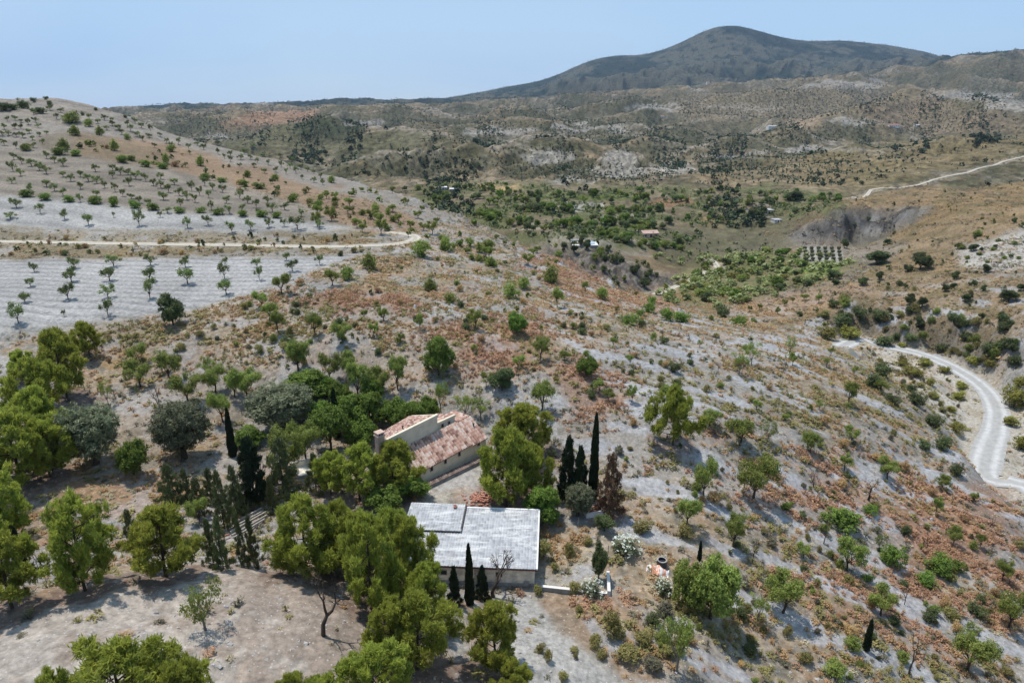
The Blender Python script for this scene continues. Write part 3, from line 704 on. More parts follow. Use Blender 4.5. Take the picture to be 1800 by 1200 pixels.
def ribbon(name, P, hw, mat, off, wob=0.25):
    P = np.array(P); d = np.gradient(P[:, :2], axis=0); d /= np.hypot(d[:, 0], d[:, 1])[:, None] + 1e-9
    nrm = np.stack([d[:, 1], -d[:, 0]], -1); K = 9
    s = np.linspace(-1, 1, K); V = []
    for k in range(len(P)):
        w = hw * (1 + wob * pnoise(k * .13, hw, 5))
        for q in s:
            x, y = P[k, :2] + nrm[k] * q * w
            V.append((x, y, max(float(ground(x, y)), P[k, 2] - 0.05) + off - 0.10 * off * abs(q)))
    n = len(P); j, i = np.meshgrid(np.arange(n - 1), np.arange(K - 1), indexing='ij'); a = (j * K + i).ravel()
    tint = np.tile(np.abs(s), n)
    me = np_mesh(name, V, np.stack([a, a + 1, a + K + 1, a + K], -1), [mat], tint=tint, smooth=True)
    return tag(mesh_obj(name, me), kind='structure')
def road_mat(name, edge, rut):
    m, nt, n, l = new_mat(name)
    at = n.new('ShaderNodeAttribute'); at.attribute_name = 'tint'
    tc = n.new('ShaderNodeTexCoord'); nz = n.new('ShaderNodeTexNoise'); nz.inputs['Scale'].default_value = .9; nz.inputs['Detail'].default_value = 8; nz.inputs['Roughness'].default_value = .7
    l.new(tc.outputs['Object'], nz.inputs['Vector'])
    rp = n.new('ShaderNodeValToRGB'); e = rp.color_ramp.elements
    e[0].position = 0; e[0].color = (*edge, 1); e[1].position = 1; e[1].color = (*edge, 1)
    for p, c in [(.22, edge), (.45, rut), (.6, rut), (.8, edge)]:
        q = e.new(p); q.color = (*c, 1)
    l.new(at.outputs['Fac'], rp.inputs['Fac'])
    mr = n.new('ShaderNodeMapRange'); mr.inputs['From Min'].default_value = .3; mr.inputs['From Max'].default_value = .7; mr.inputs['To Min'].default_value = .78; mr.inputs['To Max'].default_value = 1.15
    l.new(nz.outputs['Fac'], mr.inputs['Value'])
    vm = n.new('ShaderNodeVectorMath'); vm.operation = 'SCALE'; l.new(rp.outputs['Color'], vm.inputs[0]); l.new(mr.outputs[0], vm.inputs['Scale'])
    b = n.new('ShaderNodeBsdfPrincipled'); b.inputs['Roughness'].default_value = .95; l.new(vm.outputs[0], b.inputs['Base Color'])
    o = n.new('ShaderNodeOutputMaterial'); l.new(b.outputs['BSDF'], o.inputs['Surface'])
    return m
# ------------------------------------------------------------------ building plots (levelled before plants are placed)
BUILD_KEEP = []
HO = np.array([-11.9, 73.2]); HS = np.array([.72, .694]); HN = np.array([-.694, .72]); HZ = HC - 44.6
def hp_(s, d, z=0): q = HO + s * HS + d * HN; return (q[0], q[1], HZ + z)
flatten([hp_(-1, 3, -.02), hp_(12, 4, .25)], 5.2, 4)
flatten([hp_(-1, -4, -.15), hp_(12, -4, .1)], 3.0, 4)
BO = np.array([2.29, 56.7]); BL_ = np.array([-.998, .061]); BB = np.array([.061, .998]); BZ = HC - 46.0
def bp_(a, b, z=0): q = BO + a * BL_ + b * BB; return (q[0], q[1], BZ + z)
flatten([bp_(1, 3, 0), bp_(13, 3, 0)], 3.6, 3); flatten([bp_(1, 7, 0), bp_(13, 7, 0)], 3.2, 3)
BUILD_KEEP += [[hp_(-2, 9)[:2], hp_(-2, -1.4)[:2], hp_(12, -1.4)[:2], hp_(12, 9)[:2]], [bp_(-.3, -.4)[:2], bp_(14.5, -.4)[:2], bp_(14.5, 9.5)[:2], bp_(-.3, 9.5)[:2]]]
# ------------------------------------------------------------------ plants: templates (unit height, unit width)
def rs(seed): return np.random.RandomState(seed)
def leaf_cloud(r, cen, rad, nclump, mleaf, cs, size, asp=0.45, shell=0.8, tint0=0.5, up=0.35, upt=0.0, spike=False):
    """leaf-sized rhombs in clumps spread through ellipsoidal lobes. cen (k,3) rad (k,3)"""
    cen = np.asarray(cen, float); rad = np.asarray(rad, float)
    wgt = (rad[:, 0] * rad[:, 2]); wgt = wgt / wgt.sum()
    li = r.choice(len(cen), nclump, p=wgt)
    d = r.normal(size=(nclump, 3)); d[:, 2] += up * 0.6; d /= np.linalg.norm(d, axis=1)[:, None]
    rr = shell + (1 - shell) * r.rand(nclump) - (r.rand(nclump) < .25) * r.rand(nclump) * shell * .8
    cc = cen[li] + d * rad[li] * rr[:, None]
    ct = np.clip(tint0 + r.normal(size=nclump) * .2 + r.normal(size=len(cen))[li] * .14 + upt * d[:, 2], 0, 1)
    n = nclump * mleaf
    ci = np.repeat(np.arange(nclump), mleaf)
    p = cc[ci] + r.normal(size=(n, 3)) * cs * (0.6 + .8 * r.rand(n)[:, None])
    nd = d[ci] * .8 + r.normal(size=(n, 3)) * .75 + np.array([0, 0, up])
    nd /= np.linalg.norm(nd, axis=1)[:, None]
    t = np.cross(nd, r.normal(size=(n, 3))); t /= np.linalg.norm(t, axis=1)[:, None] + 1e-9
    if spike:
        t = d[ci] * .8 + np.array([0, 0, .4]) + r.normal(size=(n, 3)) * .55; t /= np.linalg.norm(t, axis=1)[:, None]
        nd = np.cross(t, np.cross(t, np.array([0, 0, 1.]) + .9 * r.normal(size=(n, 3)))); nd /= np.linalg.norm(nd, axis=1)[:, None] + 1e-9
    b = np.cross(nd, t)
    s = size * (.6 + .8 * r.rand(n))[:, None]
    V = np.stack([p - t * s, p - b * s * asp, p + t * s, p + b * s * asp], 1).reshape(-1, 3)
    F = np.arange(4 * n).reshape(-1, 4)
    T = np.repeat(np.clip(ct[ci] + r.normal(size=n) * .12, 0, 1), 4)
    return V, F, T
def tube(P, R, k=6):
    P = np.asarray(P, float); n = len(P)
    V = []
    for i in range(n):
        d = P[min(i + 1, n - 1)] - P[max(i - 1, 0)]; d = d / (np.linalg.norm(d) + 1e-9)
        a = np.cross(d, [0.3, 0.9, 0.1]); a /= np.linalg.norm(a) + 1e-9; b = np.cross(d, a)
        for j in range(k):
            q = 2 * math.pi * j / k
            V.append(P[i] + R[i] * (math.cos(q) * a + math.sin(q) * b))
    F = [(i * k + j, i * k + (j + 1) % k, (i + 1) * k + (j + 1) % k, (i + 1) * k + j) for i in range(n - 1) for j in range(k)]
    return np.array(V), np.array(F)
def join(parts):
    V = []; F = []; T = []; o = 0
    for q in parts:
        V.append(q[0]); F.append(np.asarray(q[1]) + o); T.append(q[2] if len(q) > 2 else np.full(len(q[0]), .5)); o += len(q[0])
    return np.concatenate(V), np.concatenate(F), np.concatenate(T)
def limbs(r, base, tips, r0, bend=.06, k=5):
    out = []
    for t in tips:
        b = np.array(base, float); t = np.array(t, float)
        m1 = b + (t - b) * .35 + r.normal(size=3) * bend; m2 = b + (t - b) * .7 + r.normal(size=3) * bend
        out.append(tube([b, m1, m2, t], [r0, r0 * .75, r0 * .5, r0 * .18], k))
    return out
def T_pine(s):
    r = rs(s); lean = r.normal(size=2) * .04; cen = []; rad = []
    nl = 52; ph = r.rand(3) * 6.28; z0 = .17 + .12 * r.rand(); zw = .42 + .16 * r.rand(); tip = 1.2 + .8 * r.rand()
    for i in range(nl):
        z = z0 + (.94 - z0) * ((i + .5) / nl)
        a = i * 2.399 + r.rand() * .9
        env = .46 * (1 - max(0, (z - zw) / (1 - zw)) ** tip) * min(1, .6 + (z - z0) * 2.0) * (1 + .22 * math.sin(2 * a + ph[0] + z * 5) + .15 * math.sin(3 * a + ph[1]))
        q = env * (.28 + .78 * r.rand() ** .55)
        R = (.052 + .070 * r.rand()) * (1.1 - .3 * z)
        cen.append((math.cos(a) * q + lean[0] * z, math.sin(a) * q + lean[1] * z, z)); rad.append((R * 1.1, R * 1.1, R * .95))
    cen.append((lean[0], lean[1], .94)); rad.append((.045, .045, .06))
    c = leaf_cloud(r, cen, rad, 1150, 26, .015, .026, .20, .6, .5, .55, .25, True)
    tr = [tube([(0, 0, -.03), (.01, 0, .2), (lean[0] * .6, lean[1] * .6, .55), (lean[0], lean[1], .92)], [.026, .02, .014, .004], 7)]
    tr += [t for i in range(0, nl, 2) for t in limbs(r, (cen[i][0] * .1, cen[i][1] * .1, max(.14, cen[i][2] - .1)), [cen[i]], .008, .02, 4)]
    for i in range(8):
        a = r.rand() * 6.28; z = .10 + .16 * r.rand(); tr += limbs(r, (0, 0, z), [(math.cos(a) * .25, math.sin(a) * .25, z + .03)], .005, .03, 4)
    return c, join(tr)
def T_olive(s):
    r = rs(s); cen = []; rad = []
    for i in range(17):
        a = i * 2.399; z = .30 + .46 * r.rand(); q = .30 * (1 - abs(z - .45) * .7) * (.45 + .6 * r.rand())
        R = .13 + .07 * r.rand(); cen.append((math.cos(a) * q, math.sin(a) * q, z)); rad.append((R, R, R * 1.05))
    cen.append((0, 0, .5)); rad.append((.33, .33, .33))
    c = leaf_cloud(r, cen, rad, 900, 28, .019, .019, .34, .85, .5, .3, .12)
    tr = join([tube([(0, 0, -.04), (.02, 0, .12), (.0, .02, .3)], [.05, .04, .03], 7)] + limbs(r, (0, 0, .14), [cen[i] for i in range(0, 16, 2)], .022, .03, 5))
    return c, tr
def T_almond(s, dens=1.0, n=10, leafk='n'):
    r = rs(s); cen = []; rad = []
    for i in range(n):
        a = i * 2.399 + r.rand(); z = .48 + .36 * r.rand(); q = .36 * (.35 + .65 * r.rand())
        R = .11 + .07 * r.rand(); cen.append((math.cos(a) * q, math.sin(a) * q, z)); rad.append((R * 1.1, R * 1.1, R))
    c = leaf_cloud(r, cen, rad, int(330 * dens), 20, .030, .021, .45, .55, .5, .3, .15)
    k = r.normal(size=2) * .05
    tr = join([tube([(0, 0, -.04), (k[0] * .6, k[1] * .6, .12), (k[0], k[1], .27)], [.036, .028, .024], 7)] + limbs(r, (k[0], k[1], .25), cen, .013, .035, 4))
    return c, tr
def T_broad(s):
    r = rs(s); cen = []; rad = []
    for i in range(15):
        a = i * 2.399 + r.rand(); z = .30 + .5 * r.rand(); q = .32 * (.3 + .7 * r.rand()) * (1.1 - abs(z - .5))
        R = .13 + .07 * r.rand(); cen.append((math.cos(a) * q, math.sin(a) * q, z)); rad.append((R, R, R))
    c = leaf_cloud(r, cen, rad, 620, 26, .024, .021, .5, .78, .5, .4, .15)
    return c, join([tube([(0, 0, -.04), (.01, .01, .2)], [.032, .026], 7)] + limbs(r, (0, 0, .18), [cen[i] for i in range(0, 15, 2)], .014, .03, 4))
def T_orchard(s):
    r = rs(s); cen = []; rad = []
    for i in range(7):
        a = i * 2.399 + r.rand(); q = .34 * (.5 + .5 * r.rand()); z = .45 + .4 * r.rand()
        cen.append((math.cos(a) * q, math.sin(a) * q, z)); rad.append((.12, .12, .15))
    cen.append((0, 0, .6)); rad.append((.14, .14, .2))
    c = leaf_cloud(r, cen, rad, 140, 9, .04, .036, .42, .5, .5, .4, .1)
    return c, join([tube([(0, 0, -.05), (0, 0, .24)], [.028, .022], 5)] + limbs(r, (0, 0, .22), cen, .012, .02, 4))
def T_cypress(s):
    r = rs(s); cen = []; rad = []
    for i in range(26):
        z = .04 + .93 * i / 25; e = .40 * min(1, (z + .12) * 4) * (1 - z) ** .42 + .02
        if z > .6: e *= 1.0
        a = r.rand() * 6.28; cen.append((math.cos(a) * e * .12, math.sin(a) * e * .12, z)); rad.append((e, e, .04))
    c = leaf_cloud(r, cen, rad, 1500, 14, .016, .040, .3, .85, .5, .9, .1, True)
    c[0][:, :2] *= 1.0
    return c, join([tube([(0, 0, -.02), (0, 0, .3)], [.07, .04], 6)])
def T_fir(s, ragged=.9, nc=520):
    r = rs(s); cen = []; rad = []; br = []
    for i in range(46):
        z = .07 + .9 * (i / 46) ; e = .46 * (1 - z) ** .8 + .02
        a = i * 2.399 + r.rand(); q = e * (.5 + ragged * r.rand()); cen.append((math.cos(a) * q * .8, math.sin(a) * q * .8, z - .04 * q)); rad.append((.03 + .3 * e, .03 + .3 * e, .03))
        br.append((math.cos(a) * q, math.sin(a) * q, z))
    c = leaf_cloud(r, cen, rad, nc, 18, .020, .028, .28, .4, .45, .3, .2, True)
    return c, join([tube([(0, 0, -.03), (0, 0, .5), (0, 0, .98)], [.03, .018, .003], 6)] + [t for i in range(0, 46, 3) for t in limbs(r, (0, 0, br[i][2]), [br[i]], .006, .01, 3)])
def T_bush(s, n=9, size=.055, nc=200, m=16):
    r = rs(s); cen = []; rad = []
    for i in range(n):
        a = i * 2.399 + r.rand(); q = .26 * r.rand() ** .5; z = .22 + .38 * r.rand() * (1 - q)
        R = .19 + .10 * r.rand(); cen.append((math.cos(a) * q, math.sin(a) * q, z)); rad.append((R, R, R * 1.2))
    c = leaf_cloud(r, cen, rad, nc, m, .035, size * .6, .42, .6, .5, .5, .15)
    c[0][:, 2] = np.abs(c[0][:, 2])
    return c, join([t for t in limbs(r, (0, 0, -.03), cen[:6], .016, .03, 4)])
def T_dead(s):
    r = rs(s); parts = []
    def grow(p, d, L, R, lev):
        q = p + d * L; m = p + d * L * .5 + r.normal(size=3) * L * .10
        parts.append(tube([p, m, q], [R, R * .8, R * .6], 5 if lev < 2 else 3))
        if lev >= 5: return
        for k in range(2 + (r.rand() < .55)):
            nd = d + r.normal(size=3) * (.55 if lev else .7); nd[2] = abs(nd[2]) * .8 + .12; nd /= np.linalg.norm(nd)
            grow(q, nd, L * (.62 + .2 * r.rand()), R * .58, lev + 1)
    grow(np.array([0, 0, -.03]), np.array([.12 * r.normal(), .12 * r.normal(), 1.0]), .30, .045, 0)
    V, F, T = join(parts)
    V[:, 2] *= 1.0 / V[:, 2].max(); w = np.abs(V[:, :2]).max(); V[:, :2] *= .5 / w
    return None, (V, F, T)
def T_blob(s, nf=60, big=1.0):
    r = rs(s); cen = [(0, 0, .48)]; rad = [(.4, .4, .42)]
    for i in range(4):
        a = r.rand() * 6.28; cen.append((math.cos(a) * .22, math.sin(a) * .22, .4 + .3 * r.rand())); rad.append((.24, .24, .24))
    c = leaf_cloud(r, cen, rad, nf // 3, 3, .05 * big, .15 * big, .8, .85, .45, .4, .2)
    return c, None
LIB = {}
SPEC = {  # template maker, leaf material, bark material, number of variants
    'thicket': (T_broad, 'almond_leaves', 'bark', 2), 'valley': (T_broad, 'valley_leaves', 'bark', 4), 'pine': (T_pine, 'pine_needles', 'bark', 8), 'olive': (T_olive, 'olive_leaves', 'bark', 3), 'almond': (T_almond, 'almond_leaves', 'bark', 5),
    'sparse': (lambda s: T_almond(s, .42, 9), 'almond_leaves', 'bark_grey', 4), 'broad': (T_broad, 'bright_leaves', 'bark', 4), 'dark': (T_broad, 'dark_leaves', 'bark', 3),
    'orchard': (T_orchard, 'orchard_leaves', 'bark', 5), 'cypress': (T_cypress, 'cypress_leaves', 'bark', 2), 'fir': (T_fir, 'fir_leaves', 'bark', 3), 'darkfir': (lambda s: T_fir(s, .7, 900), 'cypress_leaves', 'bark', 2),
    'brownfir': (T_fir, 'brown_leaves', 'bark', 1), 'bush': (T_bush, 'almond_leaves', 'bark', 4), 'darkbush': (T_bush, 'dark_leaves', 'bark', 3),
    'yellow': (T_bush, 'yellow_leaves', 'bark', 3), 'greenbush': (T_bush, 'bright_leaves', 'bark', 3), 'ochrebush': (T_bush, 'ochre_grass', 'bark', 2), 'greybush': (T_bush, 'grey_scrub', 'bark', 2), 'tanbush': (T_bush, 'esparto', 'bark', 3),
    'oleander': (T_bush, 'olive_leaves', 'bark', 2), 'dead': (T_dead, None, 'bark', 4), 'deadgrey': (T_dead, None, 'bark_grey', 2)}
def lib(kind, v):
    key = (kind, v)
    if key not in LIB:
        fn, lm, bm, n = SPEC[kind]
        c, t = fn(hash_(kind) + v * 17)
        cm = tm = None
        if c is not None:
            cm = np_mesh(kind + '_crown', c[0], c[1], [MATS[lm]], tint=c[2])
            if kind == 'oleander':
                r = rs(v); fl = leaf_cloud(r, [(0, 0, .45)], [(.5, .5, .5)], 90, 5, .02, .026, .8, .92, .5, .8)
                fl[0][:, 2] = np.abs(fl[0][:, 2]); LIB[(kind, v, 'fl')] = np_mesh('oleander_flowers', fl[0], fl[1], [MATS['flowers_white']], tint=fl[2])
        tm = np_mesh(kind + '_trunk', t[0], t[1], [MATS[bm]], tint=t[2], smooth=True)
        jm = None
        if c is not None:
            V, F, T = join([c, t]); mi = np.concatenate([np.zeros(len(c[1])), np.ones(len(t[1]))])
            jm = np_mesh(kind + '_tree', V, F, [MATS[lm], MATS[bm]], midx=mi, tint=T)
        LIB[key] = (cm, tm, jm)
    return LIB[key]
def hash_(s): return sum(ord(c) * (i + 3) for i, c in enumerate(s)) % 9973
KIND = {  # object name, category, adjective phrase
    'pine': ('pine_tree', 'pine tree', 'yellow-green pine'), 'olive': ('olive_tree', 'olive tree', 'round grey-green olive tree'), 'almond': ('almond_tree', 'almond tree', 'green almond tree'),
    'thicket': ('dense_tree', 'tree', 'dense green tree'), 'valley': ('valley_tree', 'tree', 'mid-green valley tree'),
    'sparse': ('almond_tree', 'almond tree', 'thin-leaved almond tree'), 'broad': ('broadleaf_tree', 'tree', 'bright green leafy tree'), 'dark': ('evergreen_oak', 'oak tree', 'dark round evergreen tree'),
    'orchard': ('almond_sapling', 'almond tree', 'young almond tree'), 'cypress': ('cypress_tree', 'cypress', 'narrow dark cypress'), 'fir': ('conifer_tree', 'conifer', 'small green conifer'),
    'darkfir': ('conifer_tree', 'conifer', 'dark pointed conifer'), 'brownfir': ('dead_conifer', 'conifer', 'dried brown conifer'), 'bush': ('shrub', 'shrub', 'light green bush'),
    'darkbush': ('shrub', 'shrub', 'dark green bush'), 'yellow': ('broom_shrub', 'shrub', 'yellow-green broom bush'), 'greenbush': ('shrub', 'shrub', 'bright green bush'), 'ochrebush': ('dry_shrub', 'shrub', 'dry orange-brown bush'),
    'greybush': ('dry_shrub', 'shrub', 'grey-brown bush'), 'tanbush': ('dry_shrub', 'shrub', 'olive-brown tussock bush'), 'oleander': ('oleander_shrub', 'oleander', 'oleander covered in white flowers'), 'dead': ('dead_tree', 'dead tree', 'leafless dark dead tree'), 'deadgrey': ('dead_tree', 'dead tree', 'leafless grey dead tree')}
ROUND = {'thicket', 'valley', 'olive', 'dark', 'bush', 'darkbush', 'yellow', 'greenbush', 'ochrebush', 'greybush', 'tanbush', 'oleander', 'broad'}
PLANTS = []            # every plant that becomes an object of its own
_pr = random.Random(5)
def add(kind, px, py, hpx, wpx, region=None, label=None, group=None, sink=0.0):
    """a plant whose foot stands on the ground seen at (px, py); sizes are turned into metres there"""
    g = cast(px, py)
    off = 0
    if g is None:
        g0 = cast(px, 1195); 
        if g0 is None: return
        g = g0
    if py > 1195:
        u = unproj(px, py, (HC - g[2]) / f_of(py)); g = (u[0], u[1], float(ground(u[0], max(u[1], 14.5))))
    X, Y, Z = g
    zc = Y * CO + (HC - Z) * SI
    if kind in ('olive', 'broad', 'dark') and hpx > 30: wpx *= 1.12; hpx *= 1.06
    if kind == 'pine' and px > 200: wpx *= 1.10
    if kind == 'orchard': wpx *= 1.12 * _pr.uniform(.85, 1.2); hpx *= _pr.uniform(.9, 1.15)
    if kind == 'olive' and hpx > 40: hpx *= 1.16
    Wm = wpx * zc / FP
    dl = math.atan2(HC - Z, math.hypot(X, Y))
    if kind in ROUND and hpx < 200:
        E = hpx * zc / FP; a = Wm / 2
        b2 = (E * E / 4 - (a * math.sin(dl)) ** 2) / math.cos(dl) ** 2
        b = max(math.sqrt(max(b2, 0)), .30 * Wm)
        H = 2 * b
        py2 = py - hpx / 2 + b * math.cos(dl) * FP / zc
        g2 = cast(px, max(py2, py - hpx)) if py2 < py else g
        if g2 is not None and abs(g2[1] - Y) < 0.12 * Y: X, Y, Z = g2
    else:
        t = (600 - (py - hpx)) / FP
        top = Y * (SI - t * CO) / (CO + t * SI)
        H = max((HC - top) - Z, .3)
        if kind in ('pine',): H -= .22 * Wm * math.tan(dl) * .5
    nv = SPEC[kind][3]
    PLANTS.append(dict(kind=kind, X=X, Y=Y, Z=Z - sink, H=H, W=Wm, v=_pr.randrange(nv), rz=_pr.random() * 6.28, region=region, label=label, group=group, px=px, py=py, hpx=hpx))
def add_world(kind, X, Y, H, Wd, region, group=None):
    Z = float(ground(X, Y)); px, py, zc = proj(X, Y, Z)
    PLANTS.append(dict(kind=kind, X=X, Y=Y, Z=Z, H=H, W=Wd, v=_pr.randrange(SPEC[kind][3]), rz=_pr.random() * 6.28, region=region, label=None, group=group, px=float(px), py=float(py), hpx=float(H * FP / zc)))
PLUR = {'cypress': 'cypresses'}
ORD = ['first', 'second', 'third', 'fourth', 'fifth', 'sixth', 'seventh', 'eighth', 'ninth', 'tenth', 'eleventh', 'twelfth', 'thirteenth', 'fourteenth', 'fifteenth', 'sixteenth', 'seventeenth', 'eighteenth', 'nineteenth', 'twentieth']
def ordinal(n):
    if n < 20: return ORD[n]
    tens = ['', '', 'twenty', 'thirty', 'forty', 'fifty', 'sixty', 'seventy', 'eighty', 'ninety']; n += 1
    if n >= 100: return 'outermost'
    return (tens[n // 10] + ('-' + ORD[n % 10 - 1] if n % 10 else '')) if n % 10 else tens[n // 10][:-1] + 'ieth'
MARKS = [('the pool terrace', 1030, 430), ('the pinkish valley house', 1144, 412), ('the tan valley farmhouse', 1352, 372), ('the two pale sheds', 788, 332), ('the tidy olive plot', 1447, 450), ('the bend of the left track', 705, 422),
    ('the foot of the far road', 1500, 348), ('the barn', 840, 950), ('the farmhouse', 780, 770), ('the very tall cypress', 1042, 800), ('the orange tarpaulin', 1157, 997), ('the lone small cypress', 1522, 1115), ('the large spreading almond', 1323, 845),
    ('the river track bend', 1740, 720), ('the dark round hillside bush', 908, 570), ('the lone broad pine', 1183, 730), ('the tip of the lower grey field', 600, 460), ('the dark tree at the grey field', 305, 545), ('the left hill summit', 90, 175),
    ('the reed bed', 1320, 480), ('the pale slope at the right edge', 1750, 440), ('the start of the river track', 1460, 590), ('the grey cliff', 1490, 395), ('the valley lane', 1220, 490), ('the big domed olive', 497, 725), ('the left end of the track', 20, 425), ('the rusty band on the left hill', 330, 275),
    ('the left edge hillside', 10, 320), ('the upper left field', 200, 320), ('the upper field tip', 480, 370), ('the clump under the summit', 128, 220), ('the far end of the left hill', 620, 320), ('the saddle of the left hill', 420, 265), ('the red-roofed far farmhouse', 1572, 222), ('the white far farm', 1358, 224), ('the far right hilltop', 1760, 190), ('the dark plantation hill', 580, 230), ('the mountain foot', 1200, 165), ('the far grey cone hill', 1095, 280), ('the lower right corner', 1740, 1150), ('the thin bottom tree', 1188, 1140)]
def mark_labels(items):
    """items: list of (adj, px, py, set_label)"""
    cell = {}
    for it in items:
        adj, px, py, fn = it
        m = min(MARKS, key=lambda q: math.hypot(q[1] - px, (q[2] - py) * 1.3)); dx, dy = px - m[1], py - m[2]
        side = ('right of' if dx > 0 else 'left of') if abs(dx) > abs(dy) else ('below' if dy > 0 else 'above')
        cell.setdefault((adj, m[0], side), []).append((math.hypot(dx, dy), fn))
    for (adj, mk, side), L in cell.items():
        L.sort(key=lambda q: q[0])
        for i, (_, fn) in enumerate(L):
            fn(f"{adj} {side} {mk}" + ('' if len(L) == 1 else f", {'nearest to it' if i == 0 else ordinal(i) + ' nearest'}"))
def build_plants():
    by = {}
    for p in PLANTS:
        if p['label'] is None and p['group'] is None: by.setdefault((p['kind'], p['region']), []).append(p)
    seen = {}
    for (k, reg), L in by.items():
        adj = KIND[k][2]
        same = [q for (k2, r2), M in by.items() if r2 == reg and KIND[k2][2] == adj for q in M]
        L.sort(key=lambda q: q['px'])
        for i, q in enumerate(L):
            if len(L) == 1: q['label'] = f"{adj} {reg}"
            elif len(L) == 2: q['label'] = f"{adj} {reg}, the {'left' if i == 0 else 'right'} one of two"
            elif i == len(L) - 1: q['label'] = f"{adj} {reg}, rightmost of them"
            elif i == 0: q['label'] = f"{adj} {reg}, leftmost of them"
            else: q['label'] = f"{adj} {reg}, {ORD[min(i, 19)]} from the left"
    items = []
    for p in PLANTS:
        if p['label'] is None: items.append((KIND[p['kind']][2], p['px'], p['py'], lambda s, p=p: p.__setitem__('label', s)))
    mark_labels(items)
    for p in PLANTS:
        k = p['kind']; cm, tm, jm = lib(k, p['v']); nm, cat, adj = KIND[k]
        sc = (p['W'], p['W'], p['H'])
        if cm is not None and p['hpx'] < 17:
            o = mesh_obj(nm, jm)
        elif cm is None:
            o = mesh_obj(nm, tm)
        else:
            o = bpy.data.objects.new(nm, None); o.empty_display_size = .5; link(o)
            mesh_obj('crown', cm, o); mesh_obj('trunk' if k not in ('bush', 'darkbush', 'yellow', 'greenbush', 'ochrebush', 'greybush', 'tanbush', 'oleander') else 'stems', tm, o)
            if k == 'oleander': mesh_obj('flowers', LIB[(k, p['v'], 'fl')], o)
        o.location = (p['X'], p['Y'], p['Z'] - .03 * p['H'])
        o.rotation_euler = (0, 0, p['rz']); o.scale = sc
        tag(o, p['label'] or f"{adj} {p['region']}", cat, p['group'] or f"{PLUR.get(cat, cat + 's')} {p['region']}")
# ------------------------------------------------------------------ plants: where the photograph shows them (x, foot y, height, width)
def many(region, kind, L, group=None):
    for q in L: add(kind, q[0], q[1], q[2], q[3], region, q[4] if len(q) > 4 else None, group)
many('in the lower left foreground', 'pine', [
    (150, 1037, 178, 118, 'tall pine with bare lower trunk on the edge of the grey terrace, left foreground'),
    (292, 1012, 140, 122, 'bushy round pine on the terrace edge just right of the tall bare-trunk pine'),
    (228, 1300, 190, 205, 'bright pine crown rising from the bottom edge of the picture at left'),
    (330, 1330, 180, 120, 'low pine crown at the bottom edge right of the large bright one'),
    (130, 1330, 165, 90, 'small pine crown at the bottom edge left of the large bright one'),
    (22, 1068, 140, 118, 'pine cut by the left edge beside the slim dark cypress'),
    (8, 950, 130, 100, 'olive-green pine cut by the left edge above the slim dark cypress'),
    (40, 850, 140, 140, 'wide pine in the clump along the left edge beside the big grey-green olive'),
    (78, 745, 125, 98, 'pine in the middle of the climbing clump at the left edge'),
    (118, 700, 130, 90, 'tall pine near the top of the climbing clump at left'),
    (158, 628, 68, 56, 'topmost pine of the clump at left, beside the grey field'),
    (88, 838, 110, 90, 'pine between the big clump at the left edge and the big olive'), (70, 792, 120, 96, 'broad pine in the thick of the left-edge clump'),
    (40, 668, 55, 55, 'small pine at the upper left of the clump by the gravel patch')])
many('between the terrace and the barn', 'pine', [
    (630, 1015, 122, 84, 'pine filling the gap behind the dense front pines'), (690, 1000, 118, 80, 'pine rising behind the left eave of the grey roof'), (578, 1000, 96, 60, 'narrow pine right of the dark visible trunk'),
    (541, 1008, 150, 112, 'pine with a dark visible trunk between the grey terrace and the timber beams'),
    (602, 990, 118, 66, 'slender pine standing just left of the dense pines by the barn'),
    (655, 1075, 185, 104, 'tall pine in front of the left end of the grey roof'),
    (718, 1050, 155, 92, 'pine overlapping the left eave of the grey roof'),
    (752, 1100, 120, 78, 'pine below the front left corner of the barn'),
    (735, 1175, 145, 120, 'large pine in the bottom centre in front of the barn'),
    (690, 1160, 110, 80, 'pine squeezed left of the large pine in the bottom centre'),
    (872, 1168, 128, 100, 'bright pine standing alone in front of the barn doors side'),
    (900, 1225, 72, 66, 'small pine below the bright lone pine, cut by the bottom edge'),
    (660, 1260, 140, 130, 'bright pine crown at the bottom edge left of centre'),
    (585, 1290, 110, 90, 'pine crown peeking above the bottom edge at lower centre left'),
    (520, 1290, 112, 78, 'smallest pine crown peeking above the bottom edge left of centre')])
many('around the farmhouse', 'pine', [
    (690, 862, 95, 84, 'pine in front of the near gable of the tiled farmhouse'),
    (632, 878, 108, 84, 'pine left of the farmhouse with its trunk showing'),
    (582, 868, 80, 60, 'small dusky pine two trees left of the farmhouse'),
    (925, 806, 108, 104, 'back pine of the big pair right of the farmhouse'),
    (890, 892, 152, 104, 'front pine of the big pair right of the farmhouse'),
    (938, 878, 108, 70, 'lower pine leaning on the big pair right of the farmhouse'),
    (1183, 782, 112, 74, 'lone broad pine on the grey slope right of the tall cypress')])
many('around the farmhouse', 'cypress', [
    (1042, 878, 152, 22, 'very tall narrow cypress right of the big pines'),
    (593, 768, 86, 19, 'cypress standing behind the trees left of the farmhouse'),
    (410, 802, 84, 19, 'cypress between the grey-green olive and the dark conifer'),
    (826, 1062, 106, 22, 'dark cypress standing in front of the barn wall'),
    (38, 992, 68, 27, 'thick dark cypress at the left edge below the pines'),
    (1229, 984, 34, 10, 'tiny dark cypress on the slope right of the orange tarpaulin'),
    (1522, 1142, 54, 17, 'lone small cypress on the lower right slope')])
